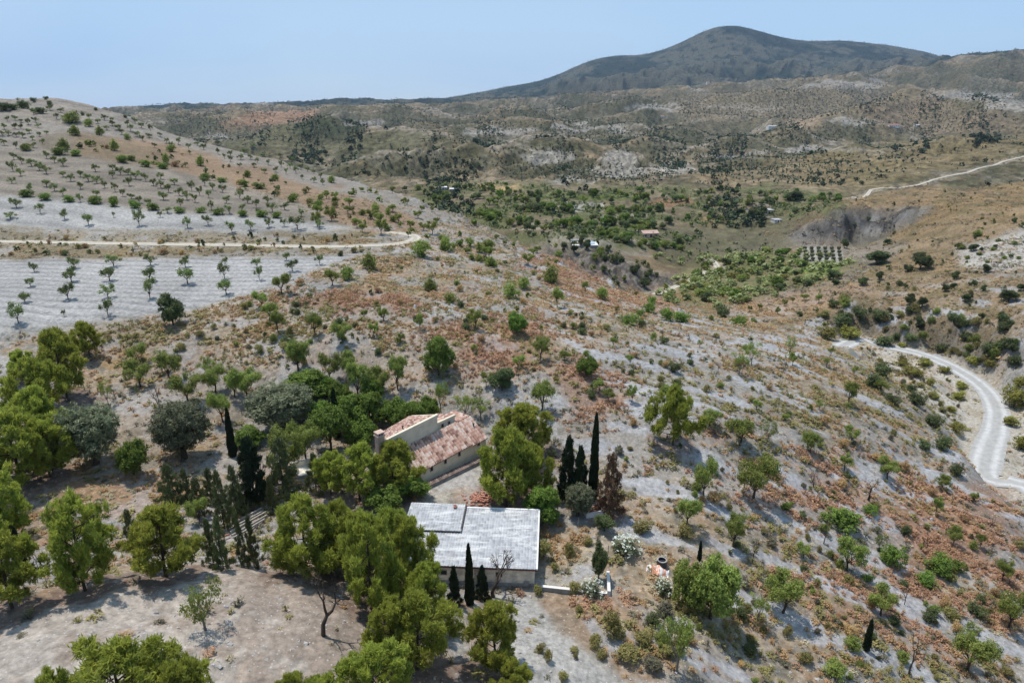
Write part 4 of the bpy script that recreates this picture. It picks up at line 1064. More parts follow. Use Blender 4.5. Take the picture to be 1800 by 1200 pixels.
many('between the barn and farmhouse', 'darkfir', [(998, 872, 112, 50, 'dark ragged conifer left of the very tall cypress'), (1018, 878, 100, 42, 'dark conifer pressed against the very tall cypress'),
    (448, 880, 118, 74, 'big dark conifer behind the timber beams'), (799, 1062, 72, 30, 'short dark conifer left of the cypress at the barn wall'), (848, 1052, 62, 34, 'short dark conifer right of the cypress at the barn wall')])
many('by the cypress', 'brownfir', [(1072, 902, 112, 58, 'dried-out brown conifer right of the very tall cypress')])
many('behind the front pines at left', 'fir', [(375, 992, 85, 32), (393, 1000, 100, 34), (428, 992, 84, 26), (447, 996, 96, 30), (352, 905, 70, 40), (330, 882, 62, 34), (303, 882, 72, 50), (395, 930, 110, 44), (418, 905, 92, 44),
    (500, 872, 110, 70), (556, 862, 70, 40), (372, 880, 60, 38), (235, 960, 70, 30), (480, 900, 66, 26)])
many('in the old garden', 'olive', [(168, 822, 104, 118, 'big round grey-green olive beside the pines at left'), (325, 812, 100, 116, 'big round grey-green olive left of the slim cypress'), (497, 768, 86, 128, 'broad domed grey-green olive behind the dark conifer'),
    (1015, 912, 56, 62, 'small thin olive beside the white rubble bin')])
many('in the old garden', 'broad', [(955, 924, 72, 66, 'bright green tree at the back right corner of the barn'), (722, 885, 54, 66, 'dense green tree under the near corner of the farmhouse'), (672, 905, 62, 74, 'light green tree between the barn and the farmhouse'),
    (236, 836, 76, 60, 'bright green tree between the two big olives'), (540, 702, 52, 84, 'vivid green thicket tree behind the domed olive'), (438, 790, 42, 54, 'bright green crown behind the dark conifer')])
many('behind the farmhouse', 'broad', [(618, 762, 72, 68), (652, 752, 66, 60), (690, 752, 62, 58), (725, 752, 58, 56), (752, 740, 50, 46), (582, 795, 82, 70), (633, 790, 66, 60), (575, 700, 50, 44), (600, 722, 58, 52), (560, 752, 62, 54), (655, 705, 55, 46)])
many('left of the farmhouse', 'almond', [(505, 838, 92, 76), (392, 742, 62, 46), (540, 812, 80, 60), (332, 707, 58, 62), (378, 690, 52, 50), (437, 702, 62, 58), (412, 698, 46, 42), (247, 681, 54, 54), (300, 668, 52, 48), (240, 640, 40, 42),
    (525, 655, 66, 48), (582, 672, 58, 42), (632, 702, 72, 52), (670, 692, 52, 46), (700, 686, 66, 42), (612, 660, 46, 40), (350, 920, 50, 44)])
many('left of the farmhouse', 'sparse', [(192, 712, 46, 26, 'small thin almond tree alone on the pale ground at left'), (362, 1106, 88, 76, 'small thin-leaved almond tree alone on the foreground terrace'), (776, 728, 66, 32), (815, 735, 46, 44), (845, 738, 42, 40), (545, 1030, 40, 40), (95, 835, 90, 60), (365, 665, 42, 36), (285, 655, 44, 40)])
many('near the buildings', 'dead', [(568, 1117, 100, 104, 'gnarled half-bare tree on the foreground terrace under the pines'), (868, 1048, 84, 108, 'bare spreading tree in front of the barn wall')])
many('on the pale ground at left', 'deadgrey', [(283, 735, 62, 32, 'tall thin dead sapling leaning beside the olive'), (425, 728, 32, 22, 'tiny bare tree above the slim cypress'), (70, 1010, 70, 16, 'thin dead conifer pole beside the thick cypress')])
many('in the walled yard', 'oleander', [(1101, 978, 44, 56, 'largest oleander with white flowers, behind the walled yard'), (1041, 1052, 40, 44, 'white oleander growing at the low wall corner'), (1168, 1046, 34, 40, 'white oleander below the orange tarpaulin')])
many('in the walled yard', 'dark', [(1052, 1018, 62, 30, 'narrow dark green tree inside the walled yard'), (1062, 938, 36, 42, 'dark rounded shrub tree above the oleander')])
many('in the walled yard', 'tanbush', [(955, 985, 52, 40), (1002, 980, 32, 26), (975, 1005, 22, 18), (1010, 1045, 30, 28), (945, 1045, 24, 20), (1130, 940, 34, 40), (940, 975, 40, 24), (1035, 960, 20, 20)])
many('on the pale track below the barn', 'tanbush', [(1018, 1078, 20, 20), (1010, 1148, 16, 20), (950, 1150, 24, 26), (963, 1162, 26, 20), (1045, 1140, 34, 30), (1078, 1122, 56, 46), (1012, 1158, 14, 12), (1058, 1158, 22, 24), (990, 1197, 22, 22), (1100, 1165, 44, 56), (1190, 1150, 36, 30), (1130, 1140, 40, 40)])
# hillside above the farmhouse
many('on the hillside above the farmhouse', 'broad', [(771, 660, 66, 54, 'large dark-green tree on the bare hillside above the farmhouse'), (908, 588, 46, 42, 'dark round bush on the grey strip in the middle of the hillside'), (1030, 662, 42, 40, 'leafy green tree on the grey hillside right of centre')])
many('on the upper hillside', 'bush', [(757, 512, 30, 30), (792, 532, 25, 27), (898, 524, 36, 36), (921, 508, 28, 28), (968, 497, 38, 38), (1058, 526, 30, 27), (650, 474, 38, 35), (786, 441, 34, 30), (843, 443, 22, 22), (859, 436, 26, 26), (610, 492, 38, 32), (867, 468, 18, 20), (842, 460, 16, 18), (740, 452, 40, 42)])
many('on the mid hillside', 'almond', [(835, 577, 36, 32), (738, 580, 34, 20), (675, 566, 30, 24), (658, 592, 28, 22), (603, 602, 40, 38), (980, 541, 40, 28), (1028, 514, 22, 16), (525, 650, 58, 44), (555, 590, 44, 36), (490, 585, 44, 34), (475, 562, 36, 34), (585, 502, 34, 32), (495, 517, 42, 40), (461, 541, 34, 32), (705, 600, 16, 16), (640, 560, 18, 16)])
many('on the mid hillside', 'dark', [(305, 572, 56, 48, 'dark leafy tree at the lower edge of the grey field'), (882, 688, 44, 48, 'dark tree with a bent trunk on the hillside above the big pines')])
many('on the grey hillside right of centre', 'almond', [(992, 634, 22, 26), (910, 647, 26, 28), (1052, 690, 26, 26), (855, 680, 30, 24), (950, 632, 46, 38), (1078, 609, 20, 18), (1107, 641, 20, 18), (1110, 707, 32, 22), (1070, 706, 24, 30), (952, 722, 58, 52), (1235, 876, 76, 48), (1207, 926, 62, 52)])
many('on the far edge of the hillside', 'greenbush', [(1105, 571, 26, 40), (1140, 551, 28, 26), (1172, 563, 28, 30), (1198, 567, 28, 32), (1145, 532, 16, 20), (1175, 528, 18, 24), (1297, 573, 24, 32), (1325, 568, 12, 15), (1125, 555, 16, 18)])
many('on the far edge of the hillside', 'darkbush', [(1270, 560, 32, 34), (1185, 655, 26, 28), (1213, 640, 14, 16), (1386, 732, 15, 14), (1167, 605, 18, 20), (1040, 700, 24, 20)])
many('on the right-hand hillside', 'sparse', [(1322, 642, 42, 32), (1298, 657, 40, 36), (1387, 622, 34, 18), (1460, 625, 18, 18), (1453, 645, 20, 24), (1348, 775, 38, 34), (1440, 720, 20, 22), (1230, 610, 14, 16), (1545, 965, 30, 22), (1500, 660, 20, 20), (1420, 790, 36, 30)])
many('on the right-hand hillside', 'almond', [(1393, 642, 24, 18), (1492, 712, 44, 32), (1248, 752, 34, 40), (1300, 782, 52, 58), (1425, 795, 36, 34), (1497, 777, 30, 32), (1548, 690, 26, 28), (1560, 842, 38, 44), (1485, 826, 30, 30), (1655, 860, 26, 28), (1710, 882, 18, 18), (1380, 740, 16, 18), (1330, 720, 18, 20)])
many('along the hill edge above the river track', 'darkbush', [(1550, 662, 34, 42), (1535, 682, 38, 34), (1568, 712, 28, 30), (1610, 712, 34, 38), (1640, 752, 34, 36), (1655, 790, 34, 34), (1600, 690, 22, 26), (1680, 835, 30, 30), (1625, 790, 24, 28)])
many('on the lower right slope', 'almond', [(1323, 880, 82, 84, 'large spreading almond tree alone on the bare grey slope'), (1288, 960, 66, 46), (1645, 906, 36, 22), (1490, 1002, 60, 62), (1675, 958, 34, 32), (1722, 962, 26, 20), (1375, 1076, 70, 80), (1772, 1104, 70, 66), (1700, 1178, 74, 84), (1548, 1082, 50, 62), (1412, 980, 28, 28), (1762, 1022, 40, 30)])
many('on the lower right slope', 'greenbush', [(1482, 930, 48, 78, 'wide bright lime-green bush on the rust-red slope'), (1528, 905, 24, 30), (1380, 898, 20, 24), (1566, 994, 48, 50), (1650, 1012, 50, 60), (1625, 1030, 34, 44), (1525, 1022, 20, 26), (1642, 1080, 22, 28), (1680, 1005, 30, 34)])
many('on the lower right slope', 'thicket', [(1248, 1096, 128, 104, 'very large dense green thicket left of the lower right slope'), (1205, 1070, 90, 66, 'dense thicket beside the white oleander')])
many('at the bottom of the slope', 'sparse', [(1188, 1180, 108, 84, 'large greyish thin-leaved tree near the bottom edge right of the track'), (1330, 1090, 50, 40), (1700, 1130, 40, 36)])
many('on the lower right slope', 'dead', [(1322, 990, 44, 22), (1430, 857, 34, 24), (1526, 878, 42, 56), (1448, 955, 44, 26), (1628, 966, 34, 22), (1590, 1062, 34, 22), (1597, 1187, 72, 46), (1706, 1082, 28, 16), (1262, 654, 20, 14), (1740, 925, 22, 18)])
many('in the river bed beside the track', 'yellow', [(1683, 702, 22, 28), (1604, 662, 18, 42), (1635, 678, 18, 22), (1690, 684, 20, 26), (1450, 592, 15, 45), (1495, 596, 15, 48), (1586, 610, 12, 18), (1782, 718, 54, 52), (1775, 748, 26, 32), (1660, 655, 16, 24), (1625, 645, 22, 30), (1585, 645, 18, 24), (1672, 724, 16, 22), (1640, 700, 16, 20),
    (1790, 680, 26, 32), (1742, 645, 18, 26), (1680, 760, 26, 34), (1795, 790, 40, 40), (1710, 640, 18, 26)])
many('below the dark bank across the track', 'darkbush', [(1553, 606, 22, 40), (1600, 600, 20, 30), (1480, 575, 34, 44), (1510, 560, 30, 34), (1545, 565, 30, 34), (1700, 600, 26, 34), (1735, 620, 26, 34), (1770, 610, 26, 34), (1655, 615, 18, 28), (1780, 640, 24, 30), (1765, 580, 22, 28)])
many('on the dry slope at the right edge', 'dark', [(1617, 474, 32, 38), (1541, 464, 20, 44), (1733, 478, 15, 18), (1678, 491, 16, 18), (1660, 513, 16, 18), (1675, 508, 13, 14), (1712, 504, 14, 12), (1728, 511, 12, 12), (1772, 531, 25, 36), (1794, 511, 15, 16), (1697, 529, 14, 18), (1581, 503, 10, 16), (1516, 501, 15, 24)])
many('on the dry slope below the olive plot', 'dark', [(1464, 492, 20, 34), (1468, 501, 12, 18), (1545, 491, 16, 15), (1596, 478, 15, 20), (1484, 436, 18, 15), (1683, 437, 11, 14), (1711, 441, 14, 20), (1400, 498, 14, 22), (1417, 503, 13, 20), (1372, 510, 16, 22), (1240, 530, 18, 26), (1405, 556, 10, 12), (1560, 430, 12, 16)])
many('on the pinkish field across the valley', 'almond', [(1438, 533, 18, 14), (1413, 528, 14, 18), (1367, 553, 14, 13), (1378, 538, 14, 12), (1335, 545, 13, 12), (1393, 533, 12, 10), (1317, 548, 12, 10), (1298, 535, 13, 18), (1312, 533, 13, 9)])
many('on the pale slope at the right edge', 'bush', [(1700, 455, 8, 12), (1722, 448, 8, 12), (1745, 440, 8, 12), (1765, 455, 9, 12), (1783, 430, 9, 12), (1790, 455, 8, 12), (1735, 462, 8, 10), (1755, 425, 8, 12), (1690, 438, 12, 18), (1718, 415, 14, 22)])
many('beside the bend of the hill track', 'almond', [(560, 380, 24, 22), (583, 388, 28, 24), (558, 398, 28, 22), (628, 400, 20, 22), (668, 397, 26, 22), (637, 408, 18, 18), (670, 412, 30, 26), (612, 376, 16, 16), (590, 350, 14, 16), (655, 385, 20, 24), (690, 372, 14, 18), (700, 392, 18, 20), (735, 384, 16, 18), (760, 412, 26, 24), (722, 402, 16, 18), (690, 340, 14, 12), (716, 360, 14, 12), (742, 372, 12, 12), (745, 405, 16, 18), (768, 395, 14, 14)])
# orchard columns on the lower grey field, listed front to back
Z1 = lambda L: [(x / 2.608, 140 + y / 2.608, h, w) for x, y, h, w in L]
COLS = [Z1([(85, 1115, 36, 38), (115, 1022, 22, 24), (140, 948, 18, 18), (158, 882, 20, 20)]), [(113, 556, 14, 9), (120, 526, 34, 30), (126, 496, 28, 32), (131, 471, 22, 24)],
        [(190, 555, 30, 26), (190, 523, 26, 28), (193, 494, 30, 30), (200, 468, 24, 26)], [(264, 525, 36, 27), (264, 494, 28, 26), (265, 467, 22, 26)],
        [(330, 499, 36, 30), (326, 470, 24, 22)], [(398, 518, 34, 28), (395, 490, 26, 20), (396, 468, 18, 16)], [(456, 492, 24, 20), (452, 470, 20, 18)], [(514, 477, 24, 24), (504, 458, 18, 18), (562, 465, 20, 20)]]
for ci, col in enumerate(COLS):
    for ri, q in enumerate(col):
        add('orchard', q[0], q[1], q[2], q[3], 'on the lower grey field', f"young almond tree, lower grey field, {ORD[ci]} row from the left, {ORD[ri]} from the front", 'young almond trees in rows on the lower grey field')
for i, q in enumerate([(19, 385, 14, 20), (29, 365, 20, 26), (71, 375, 18, 20), (114, 386, 22, 20), (156, 396, 24, 24), (200, 382, 12, 8), (245, 397, 30, 26), (282, 382, 12, 12), (330, 401, 22, 20), (366, 396, 18, 16), (408, 409, 22, 20), (441, 405, 20, 20), (473, 400, 18, 16), (500, 398, 16, 14), (523, 403, 24, 26), (562, 402, 16, 15)]):
    add('orchard', *q, 'on the pale strip above the track', f"young almond tree on the pale strip above the left track, {ORD[i]} from the left", 'young almond trees on the pale strip above the track')
for i, q in enumerate([(46, 346, 12, 30), (79, 352, 16, 28), (122, 355, 14, 26), (167, 358, 14, 32), (201, 363, 22, 22), (238, 366, 20, 24), (270, 369, 9, 28), (316, 374, 10, 24), (353, 374, 14, 20), (383, 377, 12, 26), (426, 380, 14, 24), (460, 381, 14, 26), (487, 383, 12, 24)]):
    add('greenbush', *q, 'on the bank between the grey fields', f"green bush on the bank between the two upper grey fields, {ORD[i]} from the left", 'bushes along the bank between the grey fields')
UP = [(60, 405), (55, 460), (145, 380), (140, 500), (215, 345), (213, 415), (215, 475), (290, 380), (290, 430), (290, 515), (370, 430), (370, 485), (368, 545), (438, 405), (445, 460), (445, 520), (518, 400), (518, 435), (528, 498), (528, 545), (588, 420), (592, 470), (603, 530), (682, 560), (668, 450),
      (738, 440), (738, 480), (750, 535), (768, 595), (800, 465), (822, 515), (830, 570), (880, 495), (895, 545), (940, 470), (958, 525), (970, 580), (1022, 500), (1040, 550), (1052, 598), (1100, 530), (1110, 585), (1175, 570), (1192, 605), (1228, 550), (1250, 590), (1305, 580), (1383, 610), (65, 350)]
UP += [(x + 36, y + 20) for i, (x, y) in enumerate(UP) if i % 2 == 0 and y < 540 and x < 1180]
for x, y in UP:
    add('orchard', x / 2.608, 140 + (y + 17) / 2.608, _pr.uniform(13, 19), _pr.uniform(13, 19), 'on the brownish upper field', None, 'small almond trees in rows on the brownish upper left field')
SUM = [(35, 180), (40, 245), (97, 185), (97, 215), (105, 255), (155, 150), (165, 185), (175, 210), (182, 250), (196, 285), (230, 130), (260, 170), (75, 305), (490, 220), (515, 200), (543, 220), (515, 180), (650, 210), (630, 250), (685, 255), (735, 250), (765, 280), (865, 305), (935, 310), (818, 375), (850, 390), (1057, 340), (1057, 365),
       (1105, 355), (1150, 355), (1205, 345), (1160, 305), (1340, 365), (1265, 412), (1213, 418), (1312, 422), (1357, 418), (1410, 410), (1385, 445), (1440, 420), (1270, 500), (1415, 505), (1470, 440), (1285, 345), (585, 200), (560, 240), (655, 270), (710, 300), (790, 300), (870, 330), (1000, 290), (930, 275), (1100, 390), (1165, 390), (1000, 330), (1440, 460)]
SUM += [(20, 215), (70, 175), (70, 215), (75, 250), (130, 195), (135, 235), (150, 265), (215, 240), (280, 140), (300, 170), (350, 160), (410, 170), (450, 190), (480, 175), (20, 290), (155, 300), (10, 245), (600, 225), (620, 190), (690, 225), (820, 285), (905, 290), (1030, 350), (1120, 330), (1180, 370), (1230, 380), (1290, 390), (1330, 395), (1380, 400), (1480, 470)]
for x, y in SUM:
    add('orchard', x / 2.608, 140 + (y + 12) / 2.608, _pr.uniform(9, 13), _pr.uniform(9, 14), 'on the upper left hill', None, 'small almond trees dotted over the grey upper left hill')
many('on the upper left hill', 'bush', Z1([(330, 200, 18, 40), (345, 255, 22, 24), (408, 215, 18, 20), (295, 320, 24, 26), (405, 298, 14, 16), (458, 255, 20, 20), (525, 325, 24, 20), (585, 275, 14, 14), (785, 330, 16, 20), (762, 385, 22, 18), (920, 395, 22, 20), (1135, 448, 20, 16), (1262, 465, 16, 20), (120, 325, 20, 26), (1520, 472, 16, 18)]))
many('on the upper left hill', 'greenbush', Z1([(270, 345, 14, 30), (350, 350, 14, 24), (1345, 562, 20, 26), (1120, 490, 16, 22), (1190, 500, 14, 26), (1455, 590, 20, 22), (670, 400, 16, 26), (560, 380, 14, 28), (940, 460, 12, 26), (1020, 470, 12, 20), (745, 410, 14, 22), (600, 370, 10, 20)]))
many('on the summit of the left hill', 'darkbush', Z1([(110, 132, 22, 26), (155, 105, 12, 12), (212, 92, 8, 10), (20, 142, 14, 34), (60, 138, 12, 26), (185, 155, 12, 26), (440, 142, 8, 8), (470, 130, 6, 8), (380, 165, 10, 8), (575, 175, 8, 8), (228, 118, 12, 12)]))
# small olive plot in the valley
for r_ in range(4):
    for k_ in range(6):
        add('olive', 1414 + k_ * 12 + r_ * .8, 440 + r_ * 6.2, 8, 9.5, 'in the small plot of the valley', f"small valley-plot olive tree, {ORD[3 - r_]} row from the front, {ORD[k_]} from left", 'olive trees in the tidy valley plot')
add('dark', 1330, 385, 26, 40, 'by the valley farm', 'dark tree clump beside the tan valley farmhouse'); add('dark', 1298, 380, 16, 26, 'by the valley farm', 'rounded dark trees left of the tan valley farmhouse')
add('dark', 1395, 352, 14, 30, 'in the valley', 'dark green thicket at the foot of the right-hand road')

# ---- scattered plants that the photo shows in numbers: the largest as things, the rest as stuff
SC_IND = []; SC_STUFF = {}
def scatter_poly(poly, n, kinds, size, region, y0=0, y1=1e9, seed=1, stretch=(.8, 1.3), maskf=None):
    r = rs(seed); xs = [p[0] for p in poly]; ys = [p[1] for p in poly]; out = []
    tries = 0
    while len(out) < n and tries < 40:
        m = n * 3; tries += 1
        px = r.uniform(min(xs), max(xs), m); py = r.uniform(min(ys), max(ys), m)
        ok = pip(px, py, poly)
        for a, b in zip(px[ok], py[ok]):
            g = cast(a, b)
            if g is None or not (y0 < g[1] < y1): continue
            out.append((g[0], g[1], kinds[r.randint(len(kinds))], size[0] + (size[1] - size[0]) * r.rand() ** 1.7, stretch[0] + (stretch[1] - stretch[0]) * r.rand(), region))
            if len(out) >= n: break
    SC_IND.extend(out)
V_ = 'in the green valley floor'
VP = [(700, 345), (860, 322), (1000, 328), (1240, 332), (1380, 338), (1480, 345), (1470, 368), (1390, 385), (1260, 400), (1190, 440), (1090, 428), (960, 420), (860, 402), (790, 372)]
scatter_poly(VP, 215, ['valley', 'valley', 'bush', 'valley', 'broad', 'almond'], (2.6, 6.0), V_, 300, 760, 3)
for line, n in [([(830, 378), (900, 392), (1000, 400), (1100, 396), (1180, 402)], 44), ([(760, 352), (900, 348), (1050, 344), (1200, 352)], 34), ([(900, 372), (1050, 374), (1170, 372)], 26), ([(1280, 362), (1380, 352), (1480, 352)], 16), ([(700, 335), (800, 330), (900, 340)], 16), ([(1060, 414), (1120, 432), (1200, 440)], 14)]:
    r = rs(n)
    for k in range(n):
        t = r.rand() * (len(line) - 1); i = int(t); f = t - i
        a = line[i][0] + (line[i + 1][0] - line[i][0]) * f + r.normal() * 5; b = line[i][1] + (line[i + 1][1] - line[i][1]) * f + r.normal() * 2.2
        g = cast(a, b)
        if g and 280 < g[1] < 800: SC_IND.append((g[0], g[1], ['valley', 'broad', 'bush'][r.randint(3)], 3.5 + 3 * r.rand(), 1.0 + .4 * r.rand(), V_))
scatter_poly([(1185, 500), (1260, 458), (1330, 442), (1420, 448), (1400, 500), (1300, 530), (1180, 528)], 70, ['bush', 'dark', 'yellow', 'broad'], (2.0, 4.5), 'in the reedy river bed', 220, 520, 5, (1.1, 1.8))
scatter_poly([(960, 430), (1060, 430), (1190, 490), (1180, 515), (1020, 500)], 46, ['dark', 'darkbush', 'bush'], (1.8, 4.5), 'on the dark bank below the pool', 220, 420, 7)
scatter_poly([(1380, 560), (1480, 520), (1640, 540), (1800, 570), (1800, 660), (1640, 612), (1480, 580)], 60, ['dark', 'darkbush', 'tanbush', 'bush'], (1.5, 4.0), 'on the bank across the river track', 165, 270, 9)
scatter_poly([(1500, 350), (1800, 320), (1800, 560), (1600, 520), (1440, 520), (1520, 470)], 70, ['darkbush', 'tanbush', 'dark'], (1.0, 2.8), 'on the dry slope right of the valley', 190, 560, 11)
scatter_poly([(620, 330), (800, 375), (900, 420), (1000, 465), (900, 480), (760, 450), (700, 420), (560, 350)], 50, ['almond', 'bush', 'greenbush'], (1.6, 3.6), 'on the spur above the valley', 150, 330, 13)
scatter_poly([(560, 470), (720, 430), (1000, 480), (1300, 575), (1400, 700), (1200, 720), (700, 640), (400, 620), (420, 545)], 150, ['tanbush', 'bush', 'darkbush', 'ochrebush'], (.7, 2.0), 'among the dry grass of the hillside', 80, 200, 15)
scatter_poly([(1050, 760), (1250, 700), (1500, 660), (1690, 830), (1800, 930), (1800, 1200), (1120, 1200), (1180, 940)], 190, ['tanbush', 'tanbush', 'ochrebush', 'bush', 'darkbush', 'greybush'], (.6, 2.1), 'on the right slope below the farmhouse', 40, 160, 17)
scatter_poly([(0, 415), (640, 415), (640, 450), (330, 452), (0, 456)], 70, ['tanbush', 'ochrebush', 'darkbush'], (.8, 2.0), 'on the bank along the left track', 130, 260, 19)
scatter_poly([(130, 235), (420, 292), (700, 400), (640, 410), (330, 307), (130, 272)], 60, ['tanbush', 'darkbush', 'bush', 'ochrebush'], (1.0, 3.0), 'on the rusty band of the left hill', 180, 420, 21)
scatter_poly([(1500, 600), (1620, 632), (1690, 680), (1700, 780), (1640, 740), (1560, 660)], 40, ['yellow', 'tanbush', 'greybush'], (.8, 2.0), 'in the stony river bed', 110, 230, 23)
scatter_poly([(150, 590), (560, 560), (700, 640), (500, 650), (200, 660)], 40, ['tanbush', 'greybush', 'bush', 'ochrebush'], (.8, 2.2), 'below the lower grey field', 80, 150, 25)
EXTRA = {}
def place_scatter():
    groups = {}
    for X, Y, k, s, st, reg in SC_IND:
        groups.setdefault(KIND[k][0], []).append((s / Y, X, Y, k, s, st, reg))
    for nm, L in groups.items():
        L.sort(reverse=True)
        have = sum(1 for p in PLANTS if KIND[p['kind']][0] == nm)
        room = max(0, 290 - have)
        for q in L[:room]:
            _, X, Y, k, s, st, reg = q
            add_world(k, X, Y, s, s * st, reg, f"{PLUR.get(KIND[k][1], KIND[k][1] + 's')} scattered {reg}")
        if L[room:]: EXTRA[nm] = L[room:]
# ------------------------------------------------------------------ merged stuff: tufts, stones, far trees
def merge_templates(temps, pos, scl, rot, which, tints):
    Vs, Fs, Ts, o = [], [], [], 0
    for k, (V, F, T) in enumerate(temps):
        m = np.where(which == k)[0]
        if len(m) == 0: continue
        c, s = np.cos(rot[m])[:, None], np.sin(rot[m])[:, None]
        x = V[None, :, 0] * c - V[None, :, 1] * s; y = V[None, :, 0] * s + V[None, :, 1] * c
        P = np.stack([x * scl[m, 0][:, None], y * scl[m, 0][:, None], np.broadcast_to(V[None, :, 2], x.shape) * scl[m, 1][:, None]], -1) + pos[m][:, None, :]
        Vs.append(P.reshape(-1, 3)); Fs.append((F[None] + (np.arange(len(m)) * len(V))[:, None, None]).reshape(-1, F.shape[1]) + o)
        Ts.append(np.clip(T[None] * .6 + tints[m][:, None] * .6 - .1, 0, 1).reshape(-1)); o += len(m) * len(V)
    return np.concatenate(Vs), np.concatenate(Fs), np.concatenate(Ts)
def tuft(seed, n, w=.07, spread=.5):
    r = rs(seed); V = []; F = []; T = []
    for i in range(n):
        a = r.rand() * 6.28; q = spread * r.rand() ** .6; lean = .35 + .3 * r.rand()
        b = np.array([math.cos(a) * q * .45, math.sin(a) * q * .45, 0]); t = np.array([math.cos(a) * q, math.sin(a) * q, (1 - .55 * (q / spread) ** 2) * (.7 + .3 * r.rand())])
        s = np.array([-math.sin(a + r.normal() * .8), math.cos(a + r.normal() * .8), 0]) * w * (.7 + .6 * r.rand())
        k = len(V); V += [b - s, b + s, t + s * .35, t - s * .35]; F.append((k, k + 1, k + 2, k + 3)); T += [.3 + .3 * r.rand()] * 2 + [.5 + .4 * r.rand()] * 2
    return np.array(V), np.array(F), np.array(T)
def dome(seed, nc, m, size):
    V, F, T = leaf_cloud(rs(seed), [(0, 0, .30)], [(.42, .42, .42)], nc, m, .09, size, .34, .75, .55, 1.1, .2); V[:, 2] = np.abs(V[:, 2]); return V, F, T
TUFT_N = [join([dome(i, 14, 4, .13), tuft(i, 12, .045)]) for i in range(5)]; TUFT_M = [join([dome(20 + i, 8, 3, .18), tuft(20 + i, 4, .08)]) for i in range(4)]; TUFT_F = [dome(40 + i, 5, 2, .28) for i in range(4)]
def field_of(noise_poly): pass
def scatter_world(dens, y0, y1, seed, u0=-.98, u1=.98):
    """uniform on the ground, density per square metre"""
    r = rs(seed); area = (u1 - u0) * (y1 ** 2 - y0 ** 2) / 2; n = int(area * dens)
    Y = np.sqrt(r.uniform(y0 ** 2, y1 ** 2, n)); X = Y * r.uniform(u0, u1, n)
    return X, Y, r
def keepout(X, Y):
    ok = np.ones(len(X), bool)
    for P, hw in ROADS.values():
        if P[:, 1].min() > 330: continue
        for p, q in zip(P[:-1:3], P[3::3]):
            d, _ = seg_dist(X, Y, p, q); ok &= d > hw
    for poly in BUILD_KEEP: ok &= ~pip(X, Y, poly)
    return ok
FIELDS = [[(-60, 457), (330, 452), (560, 448), (650, 443), (590, 465), (470, 507), (340, 547), (120, 577), (-60, 592)], [(-60, 262), (130, 273), (330, 305), (545, 375), (640, 404), (560, 411), (-60, 402)]]
def stuff_layer(name, mat, dens, y0, y1, seed, hr, wr, cover, label, temps_fn=None, cat='grass'):
    X, Y, r = scatter_world(dens, y0, y1, seed)
    Z = ground(X, Y); px, py, zc = proj(X, Y, Z)
    m = (px > -150) & (px < 1950) & (py < 1330) & keepout(X, Y)
    for f in FIELDS: m &= ~(pip(px, py, f) & (X < 5))
    m &= ~(pip(px, py, [(-40, 170), (90, 168), (300, 233), (500, 286), (800, 376), (700, 412), (-40, 412)]) & (r.rand(len(X)) < .6))
    # the face of the view never sees ground far behind the near crest
    c = cover(X, Y, px, py) * (1 - .78 * scree(X, Y))
    m &= r.rand(len(X)) < c
    X, Y, Z = X[m], Y[m], Z[m]; n = len(X)
    H = hr[0] + (hr[1] - hr[0]) * r.rand(n) ** 1.8; Wd = wr[0] + (wr[1] - wr[0]) * r.rand(n) ** 1.8
    which = np.where(Y < 75, r.randint(0, 5, n), np.where(Y < 130, 5 + r.randint(0, 4, n), 9 + r.randint(0, 4, n)))
    V, F, T = merge_templates(TUFT_N + TUFT_M + TUFT_F, np.stack([X, Y, Z - .03], -1), np.stack([Wd, H], -1), r.rand(n) * 6.28, which, np.clip(.5 + .25 * r.normal(size=n), 0, 1))
    o = mesh_obj(name, np_mesh(name, V, F, [mat], tint=T)); tag(o, label, cat, kind='stuff')
    print(name, n, len(F))
def cfield(X, Y, sd):                     # patchiness: drawn out down the fall line on the right-hand slope
    w = sstep(2, 16, X) * (1 - sstep(150, 200, Y))
    al = X * .94 - Y * .34; ac = X * .34 + Y * .94
    return fbm(X / 8, Y / 8, 4, sd) * (1 - w) + fbm(al / 15, ac / 4.2, 4, sd + 1) * 1.15 * w
def scree(X, Y): return sstep(.16, .44, cfield(X, Y, 171)) * (.45 + .55 * sstep(0, 12, X)) * (1 - sstep(190, 240, Y))
def blobs(L, cx, cy): 
    v = np.zeros(np.shape(cx)); 
    for x, y, rx, ry, s in L: v = np.maximum(v, s * np.exp(-(((cx - x) / rx) ** 2 + ((cy - y) / ry) ** 2)))
    return v
RUSTB = [(640, 530, 120, 24, .8), (870, 600, 100, 45, .9), (1010, 470, 70, 45, .9), (1120, 520, 100, 22, .8), (1040, 690, 80, 45, .8), (1240, 770, 60, 20, 1), (1500, 880, 150, 45, 1), (1400, 820, 120, 25, 1), (1640, 960, 130, 60, 1), (1560, 1060, 120, 40, .9), (1700, 900, 120, 50, .9), (1480, 1030, 120, 30, .8), (1740, 1010, 80, 90, .8), (1620, 1130, 90, 40, .5), (1030, 1060, 70, 20, .5)]
OCHB = [(700, 480, 150, 50, .8), (950, 530, 260, 30, .7), (600, 600, 300, 60, .55), (450, 560, 200, 40, .5), (1600, 860, 160, 80, .4), (1300, 560, 160, 30, .8), (1400, 640, 140, 60, .6), (1200, 1060, 130, 120, .6), (1000, 980, 80, 60, .7), (1150, 990, 60, 40, .6), (220, 640, 90, 30, .8), (1500, 700, 100, 60, .6), (1400, 1130, 200, 60, .5), (220, 870, 130, 35, .9), (360, 830, 80, 40, .5), (1000, 1070, 90, 30, .5), (500, 520, 180, 30, .6), (1740, 1100, 80, 80, .6), (80, 930, 60, 60, .5)]
